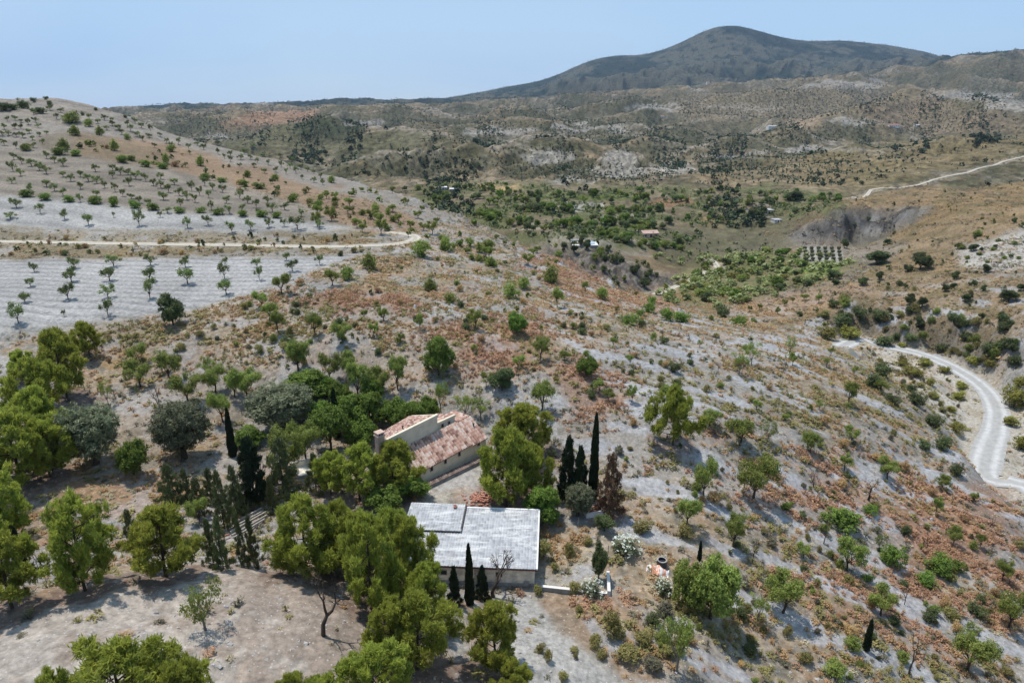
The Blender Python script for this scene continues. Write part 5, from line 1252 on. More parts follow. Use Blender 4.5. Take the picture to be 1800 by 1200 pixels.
OLB = [(1300, 1120, 240, 110, .7), (1180, 960, 90, 40, .6), (1350, 740, 180, 80, .6), (600, 590, 300, 60, .5), (300, 600, 250, 40, .5), (1200, 700, 200, 60, .4), (1450, 1160, 250, 60, .7), (1560, 720, 80, 80, .6), (900, 480, 200, 40, .4)]
PLATEAU = [(-80, 1055), (200, 1030), (400, 988), (520, 998), (640, 1040), (760, 1100), (980, 1030), (1130, 1240), (860, 1400), (-400, 1400)]
def clear(px, py): 
    return np.where(pip(px, py, PLATEAU), .16, 1.0) * np.where(pip(px, py, [(740, 830), (855, 785), (875, 880), (860, 905), (730, 890)]), .03, 1) * np.where(pip(px, py, [(1700, 640), (1790, 700), (1790, 900), (1690, 860)]), .3, 1)
def tint_soil():
    global C
    pat = sstep(-.22, .18, cfield(XG, YG, 111) + .5 * nS)
    on = (1 - sstep(230, 300, YG)) * (1 - .9 * pip(GX_, GY_, PLATEAU)) * np.where(GY_ > 395, 1, 0)
    for f in FIELDS: on = on * (1 - pip(GX_, GY_, f))
    vb = pip(GX_, GY_, [(1440, 590), (1620, 615), (1740, 670), (1830, 720), (1830, 900), (1700, 860), (1690, 790), (1560, 655)]); on = on * (1 - .8 * vb)
    lay(blobs(OCHB, WX, WY) * sstep(-.3, .3, cfield(XG, YG, 113) + .5 * nS) * on, (.40, .275, .15), .62)
    lay(blobs(OLB, WX, WY) * sstep(-.1, .4, cfield(XG, YG, 117) + .5 * nS) * on, (.20, .18, .09), .55)
    lay(blobs(RUSTB, WX, WY) * pat * on, (.36, .205, .135), .72)
    lay(scree(XG, YG) * on, (.335, .33, .33), .8)
    lay(scree(XG, YG) * on * sstep(.0, .35, nB + .5 * nS), (.26, .25, .245), .45)
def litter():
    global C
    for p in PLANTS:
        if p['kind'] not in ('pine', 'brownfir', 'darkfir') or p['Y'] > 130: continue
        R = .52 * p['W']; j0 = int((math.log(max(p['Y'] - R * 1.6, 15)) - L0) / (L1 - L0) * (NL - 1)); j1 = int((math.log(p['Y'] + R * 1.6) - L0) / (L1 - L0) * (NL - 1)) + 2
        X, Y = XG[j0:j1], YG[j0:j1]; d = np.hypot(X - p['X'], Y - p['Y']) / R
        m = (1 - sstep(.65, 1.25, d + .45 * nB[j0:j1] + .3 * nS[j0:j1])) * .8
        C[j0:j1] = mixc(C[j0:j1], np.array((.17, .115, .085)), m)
def build_stuff():
    cA = lambda X, Y: fbm(X / 9, Y / 9, 4, 101); cB = lambda X, Y: fbm(X / 4, Y / 4, 3, 103)
    cov = lambda B, base, sd: (lambda X, Y, px, py: np.clip(base + blobs(B, px, py), 0, 1) * clear(px, py) * sstep(-.12, .22, cfield(X, Y, sd)))
    stuff_layer('rust_weeds', MATS['rust_weeds'], 6.0, 34, 235, 201, (.35, 1.0), (.5, 1.4), cov(RUSTB, .01, 111), 'rust-red dried weeds in patches over the near hillside', cat='weeds')
    stuff_layer('dry_grass', MATS['ochre_grass'], 3.2, 34, 260, 203, (.25, .8), (.5, 1.4), cov(OCHB, .09, 113), 'ochre dry grass tufts over the near hillside')
    stuff_layer('pale_dry_grass', MATS['pale_grass'], 1.6, 34, 200, 205, (.2, .55), (.4, 1.0), cov(OCHB, .10, 115), 'pale straw-coloured grass tufts over the near hillside')
    stuff_layer('esparto_grass', MATS['esparto'], 1.9, 34, 260, 207, (.3, 1.0), (.6, 1.8), cov(OLB, .16, 117), 'olive-coloured esparto tussocks over the near hillside')
    stuff_layer('low_scrub', MATS['grey_scrub'], 1.2, 34, 260, 209, (.25, .8), (.5, 1.4), lambda X, Y, px, py: .32 * clear(px, py) * sstep(-.2, .3, fbm(X / 6, Y / 6, 3, 119)), 'low grey-brown scrub between the grass tufts', cat='scrub')
    # stones
    r = rs(55); st = []
    for i in range(4):
        bm_v = r.normal(size=(14, 3)); bm_v /= np.linalg.norm(bm_v, axis=1)[:, None]; bm_v *= (.5, .4, .28)
        import bmesh
        bm = bmesh.new(); [bm.verts.new(v) for v in bm_v]; bmesh.ops.convex_hull(bm, input=bm.verts[:]); bmesh.ops.triangulate(bm, faces=bm.faces[:])
        bm.verts.ensure_lookup_table(); bm.verts.index_update()
        st.append((np.array([v.co[:] for v in bm.verts]), np.array([[v.index for v in f.verts] for f in bm.faces]), np.full(len(bm.verts), .5))); bm.free()
    X, Y, r = scatter_world(1.6, 34, 170, 57); Z = ground(X, Y); px, py, zc = proj(X, Y, Z)
    m = (px > -100) & (px < 1900) & keepout(X, Y) & (r.rand(len(X)) < np.clip(.25 + .8 * fbm(X / 12, Y / 12, 3, 59), 0.05, 1))
    for f in FIELDS: m &= ~pip(px, py, f)
    X, Y, Z = X[m], Y[m], Z[m]; n = len(X); s = .08 + .5 * r.rand(n) ** 4
    V, F, T = merge_templates(st, np.stack([X, Y, Z], -1), np.stack([s, s], -1), r.rand(n) * 6.28, r.randint(0, 4, n), r.rand(n))
    tag(mesh_obj('stones', np_mesh('stones', V, F, [STONE], tint=T)), 'loose pale stones strewn over the near hillside', 'stones', kind='stuff')
    # reeds and riverside growth
    X, Y, r = scatter_world(.075, 215, 470, 61, .15, .62); Z = ground(X, Y); px, py, zc = proj(X, Y, Z)
    m = pip(px + r.normal(size=len(px)) * 14, py + r.normal(size=len(px)) * 5, [(1180, 500), (1260, 455), (1330, 440), (1420, 445), (1500, 465), (1440, 495), (1340, 525), (1240, 545), (1170, 525)]) | (pip(px, py, [(1160, 425), (1240, 440), (1250, 460), (1190, 470), (1150, 455)]) & (r.rand(len(px)) < .6))
    m &= r.rand(len(X)) < .15 + sstep(-.45, .05, fbm(X / 16, Y / 16, 4, 161))
    X, Y, Z = X[m], Y[m], Z[m]; n = len(X); BL = [T_blob(i, 66)[0] for i in range(5)]
    s = 1.2 + 2.2 * r.rand(n) ** 2
    V, F, T = merge_templates(BL, np.stack([X, Y, Z - .2], -1), np.stack([s * 1.4, s], -1), r.rand(n) * 6.28, r.randint(0, 5, n), r.rand(n))
    tag(mesh_obj('reed_bed', np_mesh('reed_bed', V, F, [MATS['reed_foliage']], tint=T)), 'thick light green reeds filling the valley river bed', 'reeds', kind='stuff')
    # scattered far woodland and scrub
    BLs = [T_blob(i + 9, 9, big=1.5)[0] for i in range(6)]
    P = []; BLm = [T_blob(i + 19, 24)[0] for i in range(5)]
    def far_scatter(n, y0, y1, cov, size, seed):
        r = rs(seed); Y = np.exp(r.uniform(math.log(y0), math.log(y1), n)); X = Y * r.uniform(-.8, .8, n)
        Z = ground(X, Y); px, py, zc = proj(X, Y, Z)
        c = cov(X, Y, px, py); m = (r.rand(n) < c) & (px > -60) & (px < 1860) & (py > 20)
        s = size[0] + (size[1] - size[0]) * r.rand(m.sum()) ** 1.5
        P.append(np.stack([X[m], Y[m], Z[m], s], -1))
    hb = lambda X, Y, px, py: (~((px < 700) & (Y < 480)) & ~((px < 1420) & (Y < 300))) * np.where((px > 1340) & (Y < 860), .07, 1.0) * np.where((px > 1150) & (Y < 700) & (py < 345), .3, 1)
    far_scatter(60000, 900, 4000, lambda X, Y, px, py: sstep(-.1, .4, fbm(X / (.05 * Y), Y / (.12 * Y + 20), 4, 125)) * .9, (3.5, 8), 72)
    far_scatter(60000, 420, 4200, lambda X, Y, px, py: hb(X, Y, px, py) * sstep(-.05, .55, fbm(X / (.10 * Y), Y / (.22 * Y + 20), 4, 121)) * .75, (1.5, 5.5), 71)
    far_scatter(22000, 300, 1200, lambda X, Y, px, py: hb(X, Y, px, py) * .35 * sstep(-.3, .4, fbm(X / 50, Y / 50, 3, 123)), (.8, 2.6), 73)
    far_scatter(14000, 850, 1900, lambda X, Y, px, py: pip(px, py, [(500, 228), (530, 212), (575, 205), (640, 215), (650, 235), (600, 252), (530, 246)]) * .9, (4, 7), 75)
    far_scatter(9000, 1000, 3800, lambda X, Y, px, py: np.clip(blobs([(900, 193, 60, 6, 1), (960, 190, 40, 5, .8), (1130, 172, 60, 7, 1), (1230, 190, 40, 8, .8), (1450, 195, 50, 8, 1), (1540, 185, 60, 12, 1), (1500, 150, 60, 8, .8), (1720, 150, 60, 8, .7), (1560, 222, 40, 8, .6), (1750, 230, 50, 12, .9), (1070, 225, 50, 8, .8), (330, 225, 60, 8, .5), (660, 240, 60, 10, .4)], px, py), 0, 1), (4, 8), 77)
    far_scatter(22000, 3900, 7500, lambda X, Y, px, py: .55 + 0 * X, (5, 11), 79)
    # orchards in rows across the far slopes
    def grid(poly, sp, ang, y0, y1, size, jit=.12):
        cs_ = [unproj(a, b, 1) for a, b in poly]
        hits = [cast(a, b) for a, b in poly]; hits = [h for h in hits if h]
        if len(hits) < 3: return
        hx = [h[0] for h in hits]; hy = [h[1] for h in hits]; cx, cy = (min(hx) + max(hx)) / 2, (min(hy) + max(hy)) / 2
        R = max(max(hx) - min(hx), max(hy) - min(hy)) * .75; k = int(R / sp)
        if k > 110: k = 110
        i, j = np.meshgrid(np.arange(-k, k + 1), np.arange(-k, k + 1)); r = rs(k)
        gx = i.ravel() * sp + r.normal(size=i.size) * sp * jit; gy = j.ravel() * sp + r.normal(size=i.size) * sp * jit
        X = cx + gx * math.cos(ang) - gy * math.sin(ang); Y = cy + gx * math.sin(ang) + gy * math.cos(ang)
        ok = (Y > y0) & (Y < y1); X, Y = X[ok], Y[ok]
        Z = ground(X, Y); px, py, _ = proj(X, Y, Z); m = pip(px, py, poly)
        s = size * (.7 + .6 * r.rand(m.sum())); P.append(np.stack([X[m], Y[m], Z[m], s], -1))
    grid([(860, 262), (1000, 252), (1060, 290), (1030, 318), (900, 316), (850, 290)], 8.5, .3, 500, 1400, 3.0)
    grid([(1020, 292), (1180, 286), (1200, 312), (1140, 330), (1020, 318)], 8.5, .1, 500, 1400, 3.0)
    grid([(1200, 268), (1480, 268), (1480, 330), (1260, 320)], 9, .5, 450, 1400, 3.2)
    grid([(1180, 165), (1500, 152), (1600, 168), (1560, 200), (1400, 212), (1200, 208)], 17, .2, 1500, 4200, 6.0)
    grid([(1580, 180), (1680, 175), (1740, 200), (1740, 232), (1580, 236)], 10, .2, 900, 2400, 3.6)
    grid([(830, 218), (1000, 212), (1130, 206), (1180, 212), (1000, 232), (840, 234)], 14, -.3, 1000, 3600, 5.0)
    grid([(980, 165), (1100, 160), (1150, 185), (980, 195)], 17, -.3, 2000, 4200, 6)
    grid([(1480, 210), (1640, 218), (1640, 240), (1480, 240)], 12, .1, 900, 3000, 3.5)
    grid([(630, 212), (720, 208), (760, 220), (640, 226)], 14, .4, 1200, 3600, 5)
    grid([(1680, 158), (1800, 152), (1800, 178), (1700, 180)], 16, 0, 1200, 3900, 5)
    grid([(590, 292), (700, 268), (850, 268), (850, 300), (660, 312), (600, 310)], 11, .6, 500, 1300, 4.2, .3)
    grid([(1000, 232), (1180, 228), (1200, 252), (1000, 256)], 13, .3, 900, 2600, 5, .2)
    grid([(1200, 228), (1480, 222), (1480, 250), (1220, 256)], 13, .1, 900, 2600, 5, .25)
    grid([(1480, 270), (1600, 262), (1640, 290), (1500, 330), (1400, 330)], 12, .5, 450, 1400, 3.6, .3)
    grid([(300, 215), (560, 222), (560, 250), (420, 250)], 15, .2, 900, 3300, 5, .3)
    P = np.concatenate(P)
    key = P[:, 3] / P[:, 1]; order = np.argsort(-key); P = P[order]
    # the 300 that show largest are trees of their own
    fm = [np_mesh('far_tree_mesh', b[0], b[1], [MATS['far_foliage']], tint=b[2]) for b in [T_blob(i + 30, 60)[0] for i in range(4)]]
    r = rs(83); px, py, _ = proj(P[:, 0], P[:, 1], P[:, 2]); vis = (px > 0) & (px < 1800) & (P[:, 1] > 400)
    idx = np.where(vis)[0]; zl = HC - P[:, 2]; chosen = []
    for i in idx:                                            # only trees the view really reaches
        g = cast(float(px[i]), float(py[i]) - 1.0)
        if g is not None and g[1] > P[i, 1] * .97: chosen.append(i)
        if len(chosen) >= 300: break
    its = []
    for i in chosen:
        X, Y, Z, s = P[i]
        o = mesh_obj('distant_tree', fm[r.randint(4)], loc=(X, Y, Z - .1 * s)); o.scale = (s * 1.15, s * 1.15, s); o.rotation_euler[2] = r.rand() * 6.28
        tag(o, None, 'tree', 'dark trees dotted over the hills beyond the valley')
        its.append(('small dark far tree', float(px[i]), float(py[i]), lambda q, o=o: o.__setitem__('label', q)))
    mark_labels(its)
    rest = np.ones(len(P), bool); rest[chosen] = False; P = P[rest]; n = len(P)
    V, F, T = merge_templates(BLs, P[:, :3] - np.array([0, 0, .3]), np.stack([P[:, 3] * 1.2, P[:, 3]], -1), r.rand(n) * 6.28, r.randint(0, 6, n), r.rand(n))
    tag(mesh_obj('distant_woodland', np_mesh('distant_woodland', V, F, [MATS['far_foliage']], tint=T)), 'countless dark trees and orchard rows over the far hills and mountain', 'woodland', kind='stuff')
    print('far', n)
    # low green growth of the valley floor
    X, Y, r = scatter_world(.035, 300, 760, 63, -.12, .5); Z = ground(X, Y); px, py, zc = proj(X, Y, Z)
    m = pip(px, py, VP) & (r.rand(len(X)) < sstep(-.35, .15, fbm(X / 40, Y / 40, 5, 83)))
    X, Y, Z = X[m], Y[m], Z[m]; n = len(X); s = .9 + 2.6 * r.rand(n) ** 2
    V, F, T = merge_templates(BLm, np.stack([X, Y, Z - .2], -1), np.stack([s * 1.5, s], -1), r.rand(n) * 6.28, r.randint(0, 5, n), r.rand(n))
    tag(mesh_obj('valley_growth', np_mesh('valley_growth', V, F, [MATS['valley_leaves']], tint=T)), 'soft green growth covering the terraces of the valley floor', 'vegetation', kind='stuff')
    for nm_, mt_, sd_, cvf, lab_ in (('slope_scrub', 'grey_scrub', 64, lambda X, Y: sstep(-.2, .4, fbm(X / 9, Y / 9, 4, 141)), 'olive-grey scrub covering the dry slopes right of the valley'), ('slope_grass', 'ochre_grass', 65, lambda X, Y: .6 * sstep(-.2, .4, fbm(X / 12, Y / 12, 4, 143)), 'ochre dry grass covering the slopes right of the valley')):
        X, Y, r = scatter_world(.22, 165, 520, sd_, .28, .82); Z = ground(X, Y); px, py, zc = proj(X, Y, Z)
        m = (px > 1340) & (px < 1900) & ~((px < 1520) & (Y < 200)) & (r.rand(len(X)) < cvf(X, Y)) & keepout(X, Y) & ~pip(px, py, [(1408, 434), (1485, 434), (1480, 480), (1400, 482)])
        X, Y, Z = X[m], Y[m], Z[m]; n = len(X); s = .35 + .9 * r.rand(n) ** 2.2
        V, F, T = merge_templates(TUFT_F, np.stack([X, Y, Z - .05], -1), np.stack([s * 1.7, s], -1), r.rand(n) * 6.28, r.randint(0, 4, n), r.rand(n))
        tag(mesh_obj(nm_, np_mesh(nm_, V, F, [MATS[mt_]], tint=T)), lab_, 'scrub', kind='stuff')
    bym = {}
    for L in EXTRA.values():
        for q in L: bym.setdefault(SPEC[q[3]][1], []).append(q)
    for mt, ex in bym.items():
        E = np.array([(q[1], q[2], float(ground(q[1], q[2])), q[4], q[5]) for q in ex]); n = len(E)
        V, F, T = merge_templates(BL, E[:, :3], np.stack([E[:, 3] * E[:, 4], E[:, 3]], -1), r.rand(n) * 6.28, r.randint(0, 5, n), r.rand(n))
        tag(mesh_obj('valley_scrub', np_mesh('valley_scrub', V, F, [MATS[mt]], tint=T)), 'smaller scattered ' + mt.split('_')[0] + ' scrub of the valley and slopes', 'scrub', kind='stuff')
# ------------------------------------------------------------------ buildings and small objects
class MB:
    def __init__(self): self.V = []; self.F = []; self.T = []
    def poly(self, pts, t=.5):
        k = len(self.V); self.V += [tuple(p) for p in pts]; self.T += [t] * len(pts); self.F.append(tuple(range(k, k + len(pts))))
    def prism(self, base, top, t=.5):         # two matching loops, closed
        n = len(base); k = len(self.V); self.V += [tuple(p) for p in base] + [tuple(p) for p in top]; self.T += [t] * 2 * n
        self.F.append(tuple(range(k + n - 1, k - 1, -1))); self.F.append(tuple(range(k + n, k + 2 * n)))
        for i in range(n): j = (i + 1) % n; self.F.append((k + i, k + j, k + n + j, k + n + i))
    def obox(self, fr, a0, a1, b0, b1, z0, z1, t=.5):   # box in a local frame function fr(a, b, z); z values may be callables of (a, b)
        q0 = z0 if callable(z0) else (lambda a, b: z0); q1 = z1 if callable(z1) else (lambda a, b: z1)
        c = [(a0, b0), (a1, b0), (a1, b1), (a0, b1)]
        self.prism([fr(a, b, q0(a, b)) for a, b in c], [fr(a, b, q1(a, b)) for a, b in c], t)
    def build(self, name, mat, parent=None, bevel=0.0):
        me = bpy.data.meshes.new(name); me.from_pydata(self.V, [], self.F)
        a = me.attributes.new('tint', 'FLOAT', 'POINT'); a.data.foreach_set('value', np.array(self.T, np.float32))
        import bmesh
        bm = bmesh.new(); bm.from_mesh(me); bmesh.ops.recalc_face_normals(bm, faces=bm.faces[:])
        if bevel: bmesh.ops.bevel(bm, geom=bm.edges[:], offset=bevel, segments=1, affect='EDGES')
        bm.to_mesh(me); bm.free()
        me.materials.append(mat); return mesh_obj(name, me, parent)
def empty(name, loc, label, cat, group=None):
    o = bpy.data.objects.new(name, None); link(o); tag(o, label, cat, group); return o     # parts are modelled in place, so the Empty stays at the origin
def tile_mat(name, cols, scale=4.0, patch=None):
    m, nt, n, l = new_mat(name)
    at = n.new('ShaderNodeAttribute'); at.attribute_name = 'tint'
    tc = n.new('ShaderNodeTexCoord'); nz = n.new('ShaderNodeTexNoise'); nz.inputs['Scale'].default_value = scale; nz.inputs['Detail'].default_value = 6; nz.inputs['Roughness'].default_value = .7
    l.new(tc.outputs['Object'], nz.inputs['Vector'])
    ad = n.new('ShaderNodeMath'); ad.operation = 'MULTIPLY_ADD'; ad.inputs[1].default_value = .9; l.new(nz.outputs['Fac'], ad.inputs[0])
    sb = n.new('ShaderNodeMath'); sb.operation = 'SUBTRACT'; sb.inputs[1].default_value = .45; l.new(at.outputs['Fac'], sb.inputs[0]); l.new(sb.outputs[0], ad.inputs[2])
    rp = n.new('ShaderNodeValToRGB'); e = rp.color_ramp.elements
    e[0].position = 0.05; e[0].color = (*cols[0], 1); e[1].position = .95; e[1].color = (*cols[-1], 1)
    for i, c in enumerate(cols[1:-1]): q = e.new(.05 + .9 * (i + 1) / (len(cols) - 1)); q.color = (*c, 1)
    l.new(ad.outputs[0], rp.inputs['Fac'])
    last = rp.outputs['Color']
    if patch:
        n2 = n.new('ShaderNodeTexNoise'); n2.inputs['Scale'].default_value = .55; n2.inputs['Detail'].default_value = 8; n2.inputs['Roughness'].default_value = .75
        mp = n.new('ShaderNodeMapping'); mp.inputs['Scale'].default_value = (.6, 2.4, 1); l.new(tc.outputs['Object'], mp.inputs['Vector']); l.new(mp.outputs['Vector'], n2.inputs['Vector'])
        mr = n.new('ShaderNodeMapRange'); mr.inputs['From Min'].default_value = .50; mr.inputs['From Max'].default_value = .60; l.new(n2.outputs['Fac'], mr.inputs['Value'])
        mx = n.new('ShaderNodeMixRGB'); mx.inputs['Color2'].default_value = (*patch, 1); l.new(mr.outputs[0], mx.inputs['Fac']); l.new(last, mx.inputs['Color1']); last = mx.outputs['Color']
    b = n.new('ShaderNodeBsdfPrincipled'); b.inputs['Roughness'].default_value = .9; l.new(last, b.inputs['Base Color'])
    o = n.new('ShaderNodeOutputMaterial'); l.new(b.outputs['BSDF'], o.inputs['Surface']); MATS[name] = m
    return m
TILE = tile_mat('clay_tiles', [(.17, .095, .075), (.38, .215, .16), (.50, .325, .25), (.60, .49, .42)])
SLATE = tile_mat('grey_tiles', [(.30, .30, .305), (.385, .385, .39), (.45, .45, .455)], 3.0, (.60, .59, .57))
STUCCO = solid('cream_stucco', (.72, .62, .47), .9, .06, 1.2, .1)
STUCCOG = solid('barn_stucco', (.78, .70, .57), .9, .12, .9, .1, dirt=(.33, .30, .26))
CONC = solid('concrete', (.30, .29, .28), .9, .2, 1.5, .2)
WHITEW = solid('whitewash', (.72, .68, .62), .85, .06, 1.5)
DARK = solid('dark_opening', (.03, .03, .035), .5, .1, 3)
REDTRIM = solid('dark_red_fascia', (.16, .06, .05), .7, .15, 3)
WOOD = solid('weathered_timber', (.36, .32, .27), .85, .2, 5, .3)
BRICK = solid('broken_brick', (.42, .20, .14), .9, .25, 5, .3)
ORANGE = solid('orange_tarp', (.70, .33, .20), .6, .15, 2)
WHITES = solid('pale_sheet', (.75, .72, .70), .6, .08, 2)
TUB = solid('dark_tub', (.05, .055, .065), .5, .1, 3)
METAL = solid('rusty_metal', (.10, .08, .07), .6, .2, 6)
def roof_sheet(fr, a0, a1, b0, b1, zf, name, mat, parent, pitch=.34, amp=.055, seed=1, course=.45, along='b', thick=.07):
    """tiled roof: half-round channels that run down the slope (along b), broken in courses"""
    r = rs(seed); na = max(2, int(round((a1 - a0) / pitch))) * 4; nb = max(2, int(round((b1 - b0) / course))) * 2
    mb = MB(); A = np.linspace(a0, a1, na + 1); B = np.linspace(b0, b1, nb + 1)
    V = []; T = []; tint = np.clip(.5 + .30 * r.normal(size=(na // 4 + 2, nb // 2 + 2)) + .07 * r.normal(size=(na // 4 + 2, 1)), 0, 1)
    for i, a in enumerate(A):
        for j, b in enumerate(B):
            zz = zf(a, b) + amp * abs(math.sin(math.pi * (i / 4.0))) * 1.3 + (.03 if j % 2 else 0) + .012 * r.normal()
            V.append(fr(a, b, zz)); T.append(tint[i // 4, j // 2] - (.15 if i % 4 == 0 else 0))
    F = [(i * (nb + 1) + j, (i + 1) * (nb + 1) + j, (i + 1) * (nb + 1) + j + 1, i * (nb + 1) + j + 1) for i in range(na) for j in range(nb)]
    mb.V = V; mb.F = F; mb.T = T
    mb.obox(fr, a0 + .01, a1 - .01, b0 + .01, b1 - .01, lambda a, b: zf(a, b) - thick, lambda a, b: zf(a, b) - .012, .3)
    o = mb.build(name, mat, parent); return o
def window(fr, a, z, w, h, parent, depth=.06, b=0.0, side=-1):
    f = MB(); t = .05
    for x0, x1, z0, z1 in [(a - w / 2 - t, a - w / 2, z - t, z + h + t), (a + w / 2, a + w / 2 + t, z - t, z + h + t), (a - w / 2, a + w / 2, z - t, z), (a - w / 2, a + w / 2, z + h, z + h + t)]:
        f.obox(fr, x0, x1, b - depth, b + .02, z0, z1)
    fo = f.build('window', WOOD, parent)
    p = MB(); p.obox(fr, a - w / 2, a + w / 2, b - .02, b + .015, z, z + h); p.build('pane', DARK, fo)
def build_house():
    root = empty('farmhouse', None, 'cream farmhouse with stepped pink clay-tile roofs among the trees', 'farmhouse')
    fr = hp_; tl = .085
    # lean-to along the yard, its annex, the tall rear part and the small one behind
    ze = lambda a, b: 1.9 + tl * a + b * .60
    w = MB(); w.obox(fr, 0, 9.2, 0, 3.3, -1.2, lambda a, b: ze(a, b) - .08)
    w.obox(fr, 9.2, 11.7, .004, 3.3, -1.2, lambda a, b: ze(a, b) - .34)
    hi = lambda a, b: 5.75 + tl * (a + 1.5) * 1.15 - (b - 3.3) * .37
    fr2 = lambda a, b, z: hp_(a + max(0, b - 3.3) * .62 * (1 - (a + 1.75) / 8.05), b, z)
    w.obox(fr2, -1.6, 6.3, 3.31, 9.3, -1.2, lambda a, b: hi(a, b) - .03)
    sm = lambda a, b: 5.15 + .06 * (a - 6.3) - (b - 3.7) * .30
    w.obox(fr, 6.3, 9.5, 3.7, 7.6, -1.2, lambda a, b: sm(a, b) - .08)
    w.obox(fr, 9.2, 11.7, 3.302, 6.5, -1.2, lambda a, b: ze(a, 3.3) - .36 + (b - 3.3) * -.1)
    w.build('walls', STUCCO, root)
    pr = MB()                                   # rendered parapet on the high wall and on the small gable
    pr.obox(fr, -1.75, 6.4, 3.2, 3.55, lambda a, b: hi(a, 3.3) - .30, lambda a, b: hi(a, 3.3) + .13)
    pr.obox(fr, 6.3, 6.55, 3.56, 9.3, lambda a, b: hi(6.3, b) - .30, lambda a, b: hi(6.3, b) + .10)
    pr.obox(fr, 6.56, 9.6, 3.6, 3.9, lambda a, b: sm(a, 3.7) - .25, lambda a, b: sm(a, 3.7) + .08)
    pr.obox(fr, -.15, .12, -.1, 3.19, lambda a, b: ze(0, b) - .3, lambda a, b: ze(0, b) + .06)
    pr.build('parapet', STUCCO, root)
    PT = dict(pitch=.44, amp=.085)
    r1 = roof_sheet(fr, .13, 9.25, -.22, 3.19, lambda a, b: ze(a, b) + .0, 'roof', TILE, root, seed=3, **PT)
    roof_sheet(fr, 9.27, 11.9, -.2, 3.25, lambda a, b: ze(a, b) - .26, 'roof', TILE, root, seed=5, **PT)
    roof_sheet(fr2, -1.75, 6.28, 3.57, 9.55, lambda a, b: hi(a, b) + .04, 'roof', TILE, root, seed=7, **PT)
    roof_sheet(fr, 6.57, 9.65, 3.92, 7.8, lambda a, b: sm(a, b) + .0, 'roof', TILE, root, seed=9, **PT)
    roof_sheet(fr, 9.3, 11.8, 3.3, 6.7, lambda a, b: ze(a, 3.3) - .26 + (b - 3.3) * -.1, 'roof', TILE, root, seed=12, **PT)
    # pale mortar ridges over the near bays
    mt = MB()
    for a in [.25, .6, 1.0, 1.35, 1.75, 2.15, 2.6, 3.3, 5.1, 9.1]:
        mt.obox(fr, a - .05, a + .05, -.2, 3.15, lambda x, b: ze(x, b) + .03, lambda x, b: ze(x, b) + .115)
    mt.build('mortar_ridges', solid('mortar', (.50, .40, .32), .9, .15, 4), root)
    for a in (2.6, 4.8, 7.1, 10.4): window(fr, a, 1.05 + tl * a, .34, .55, root)
    for a in (7.4, 8.5): window(fr, a, 4.35, .28, .42, root, b=3.7)
    ch = MB(); ch.obox(fr, -2.55, -1.65, 3.5, 4.3, -1.0, 6.35); ch.obox(fr, -2.65, -1.55, 3.4, 4.4, 6.35, 6.5)
    for a in (-2.5, -2.17, -1.85): ch.obox(fr, a, a + .12, 3.52, 4.28, 6.5, 6.8)
    ch.obox(fr, -2.62, -1.58, 3.42, 4.38, 6.8, 6.92)
    co = ch.build('chimney', solid('pink_render', (.55, .38, .30), .9, .08, 2), root)
    fl = MB(); fl.obox(fr, -2.4, -1.8, 3.6, 4.2, 6.51, 6.75); fl.build('flue', DARK, co)
    for a, b, z in ((1.8, 4.6, hi(1.8, 4.6)), (11.2, 1.9, ze(11.2, 1.9) - .3)):
        p = MB(); n = 8
        p.prism([fr(a + .09 * math.cos(k * .785), b + .09 * math.sin(k * .785), z) for k in range(n)], [fr(a + .09 * math.cos(k * .785), b + .09 * math.sin(k * .785), z + .45) for k in range(n)])
        p.prism([fr(a + .15 * math.cos(k * .785), b + .15 * math.sin(k * .785), z + .45) for k in range(n)], [fr(a + .15 * math.cos(k * .785), b + .15 * math.sin(k * .785), z + .55) for k in range(n)])
        p.build('roof_vent', METAL, root)
    k = MB(); k.obox(fr, .4, 11.0, -1.35, -.55, -.6, lambda a, b: .22 + .02 * a); ko = k.build('plinth_step', CONC, root)
    roof_sheet(fr, .4, 11.0, -1.4, -.5, lambda a, b: .26 + .02 * a + (b + 1.4) * .12, 'tile_coping', tile_mat('old_coping', [(.10, .075, .065), (.17, .12, .10), (.26, .19, .16)]), ko, seed=15, pitch=.3)
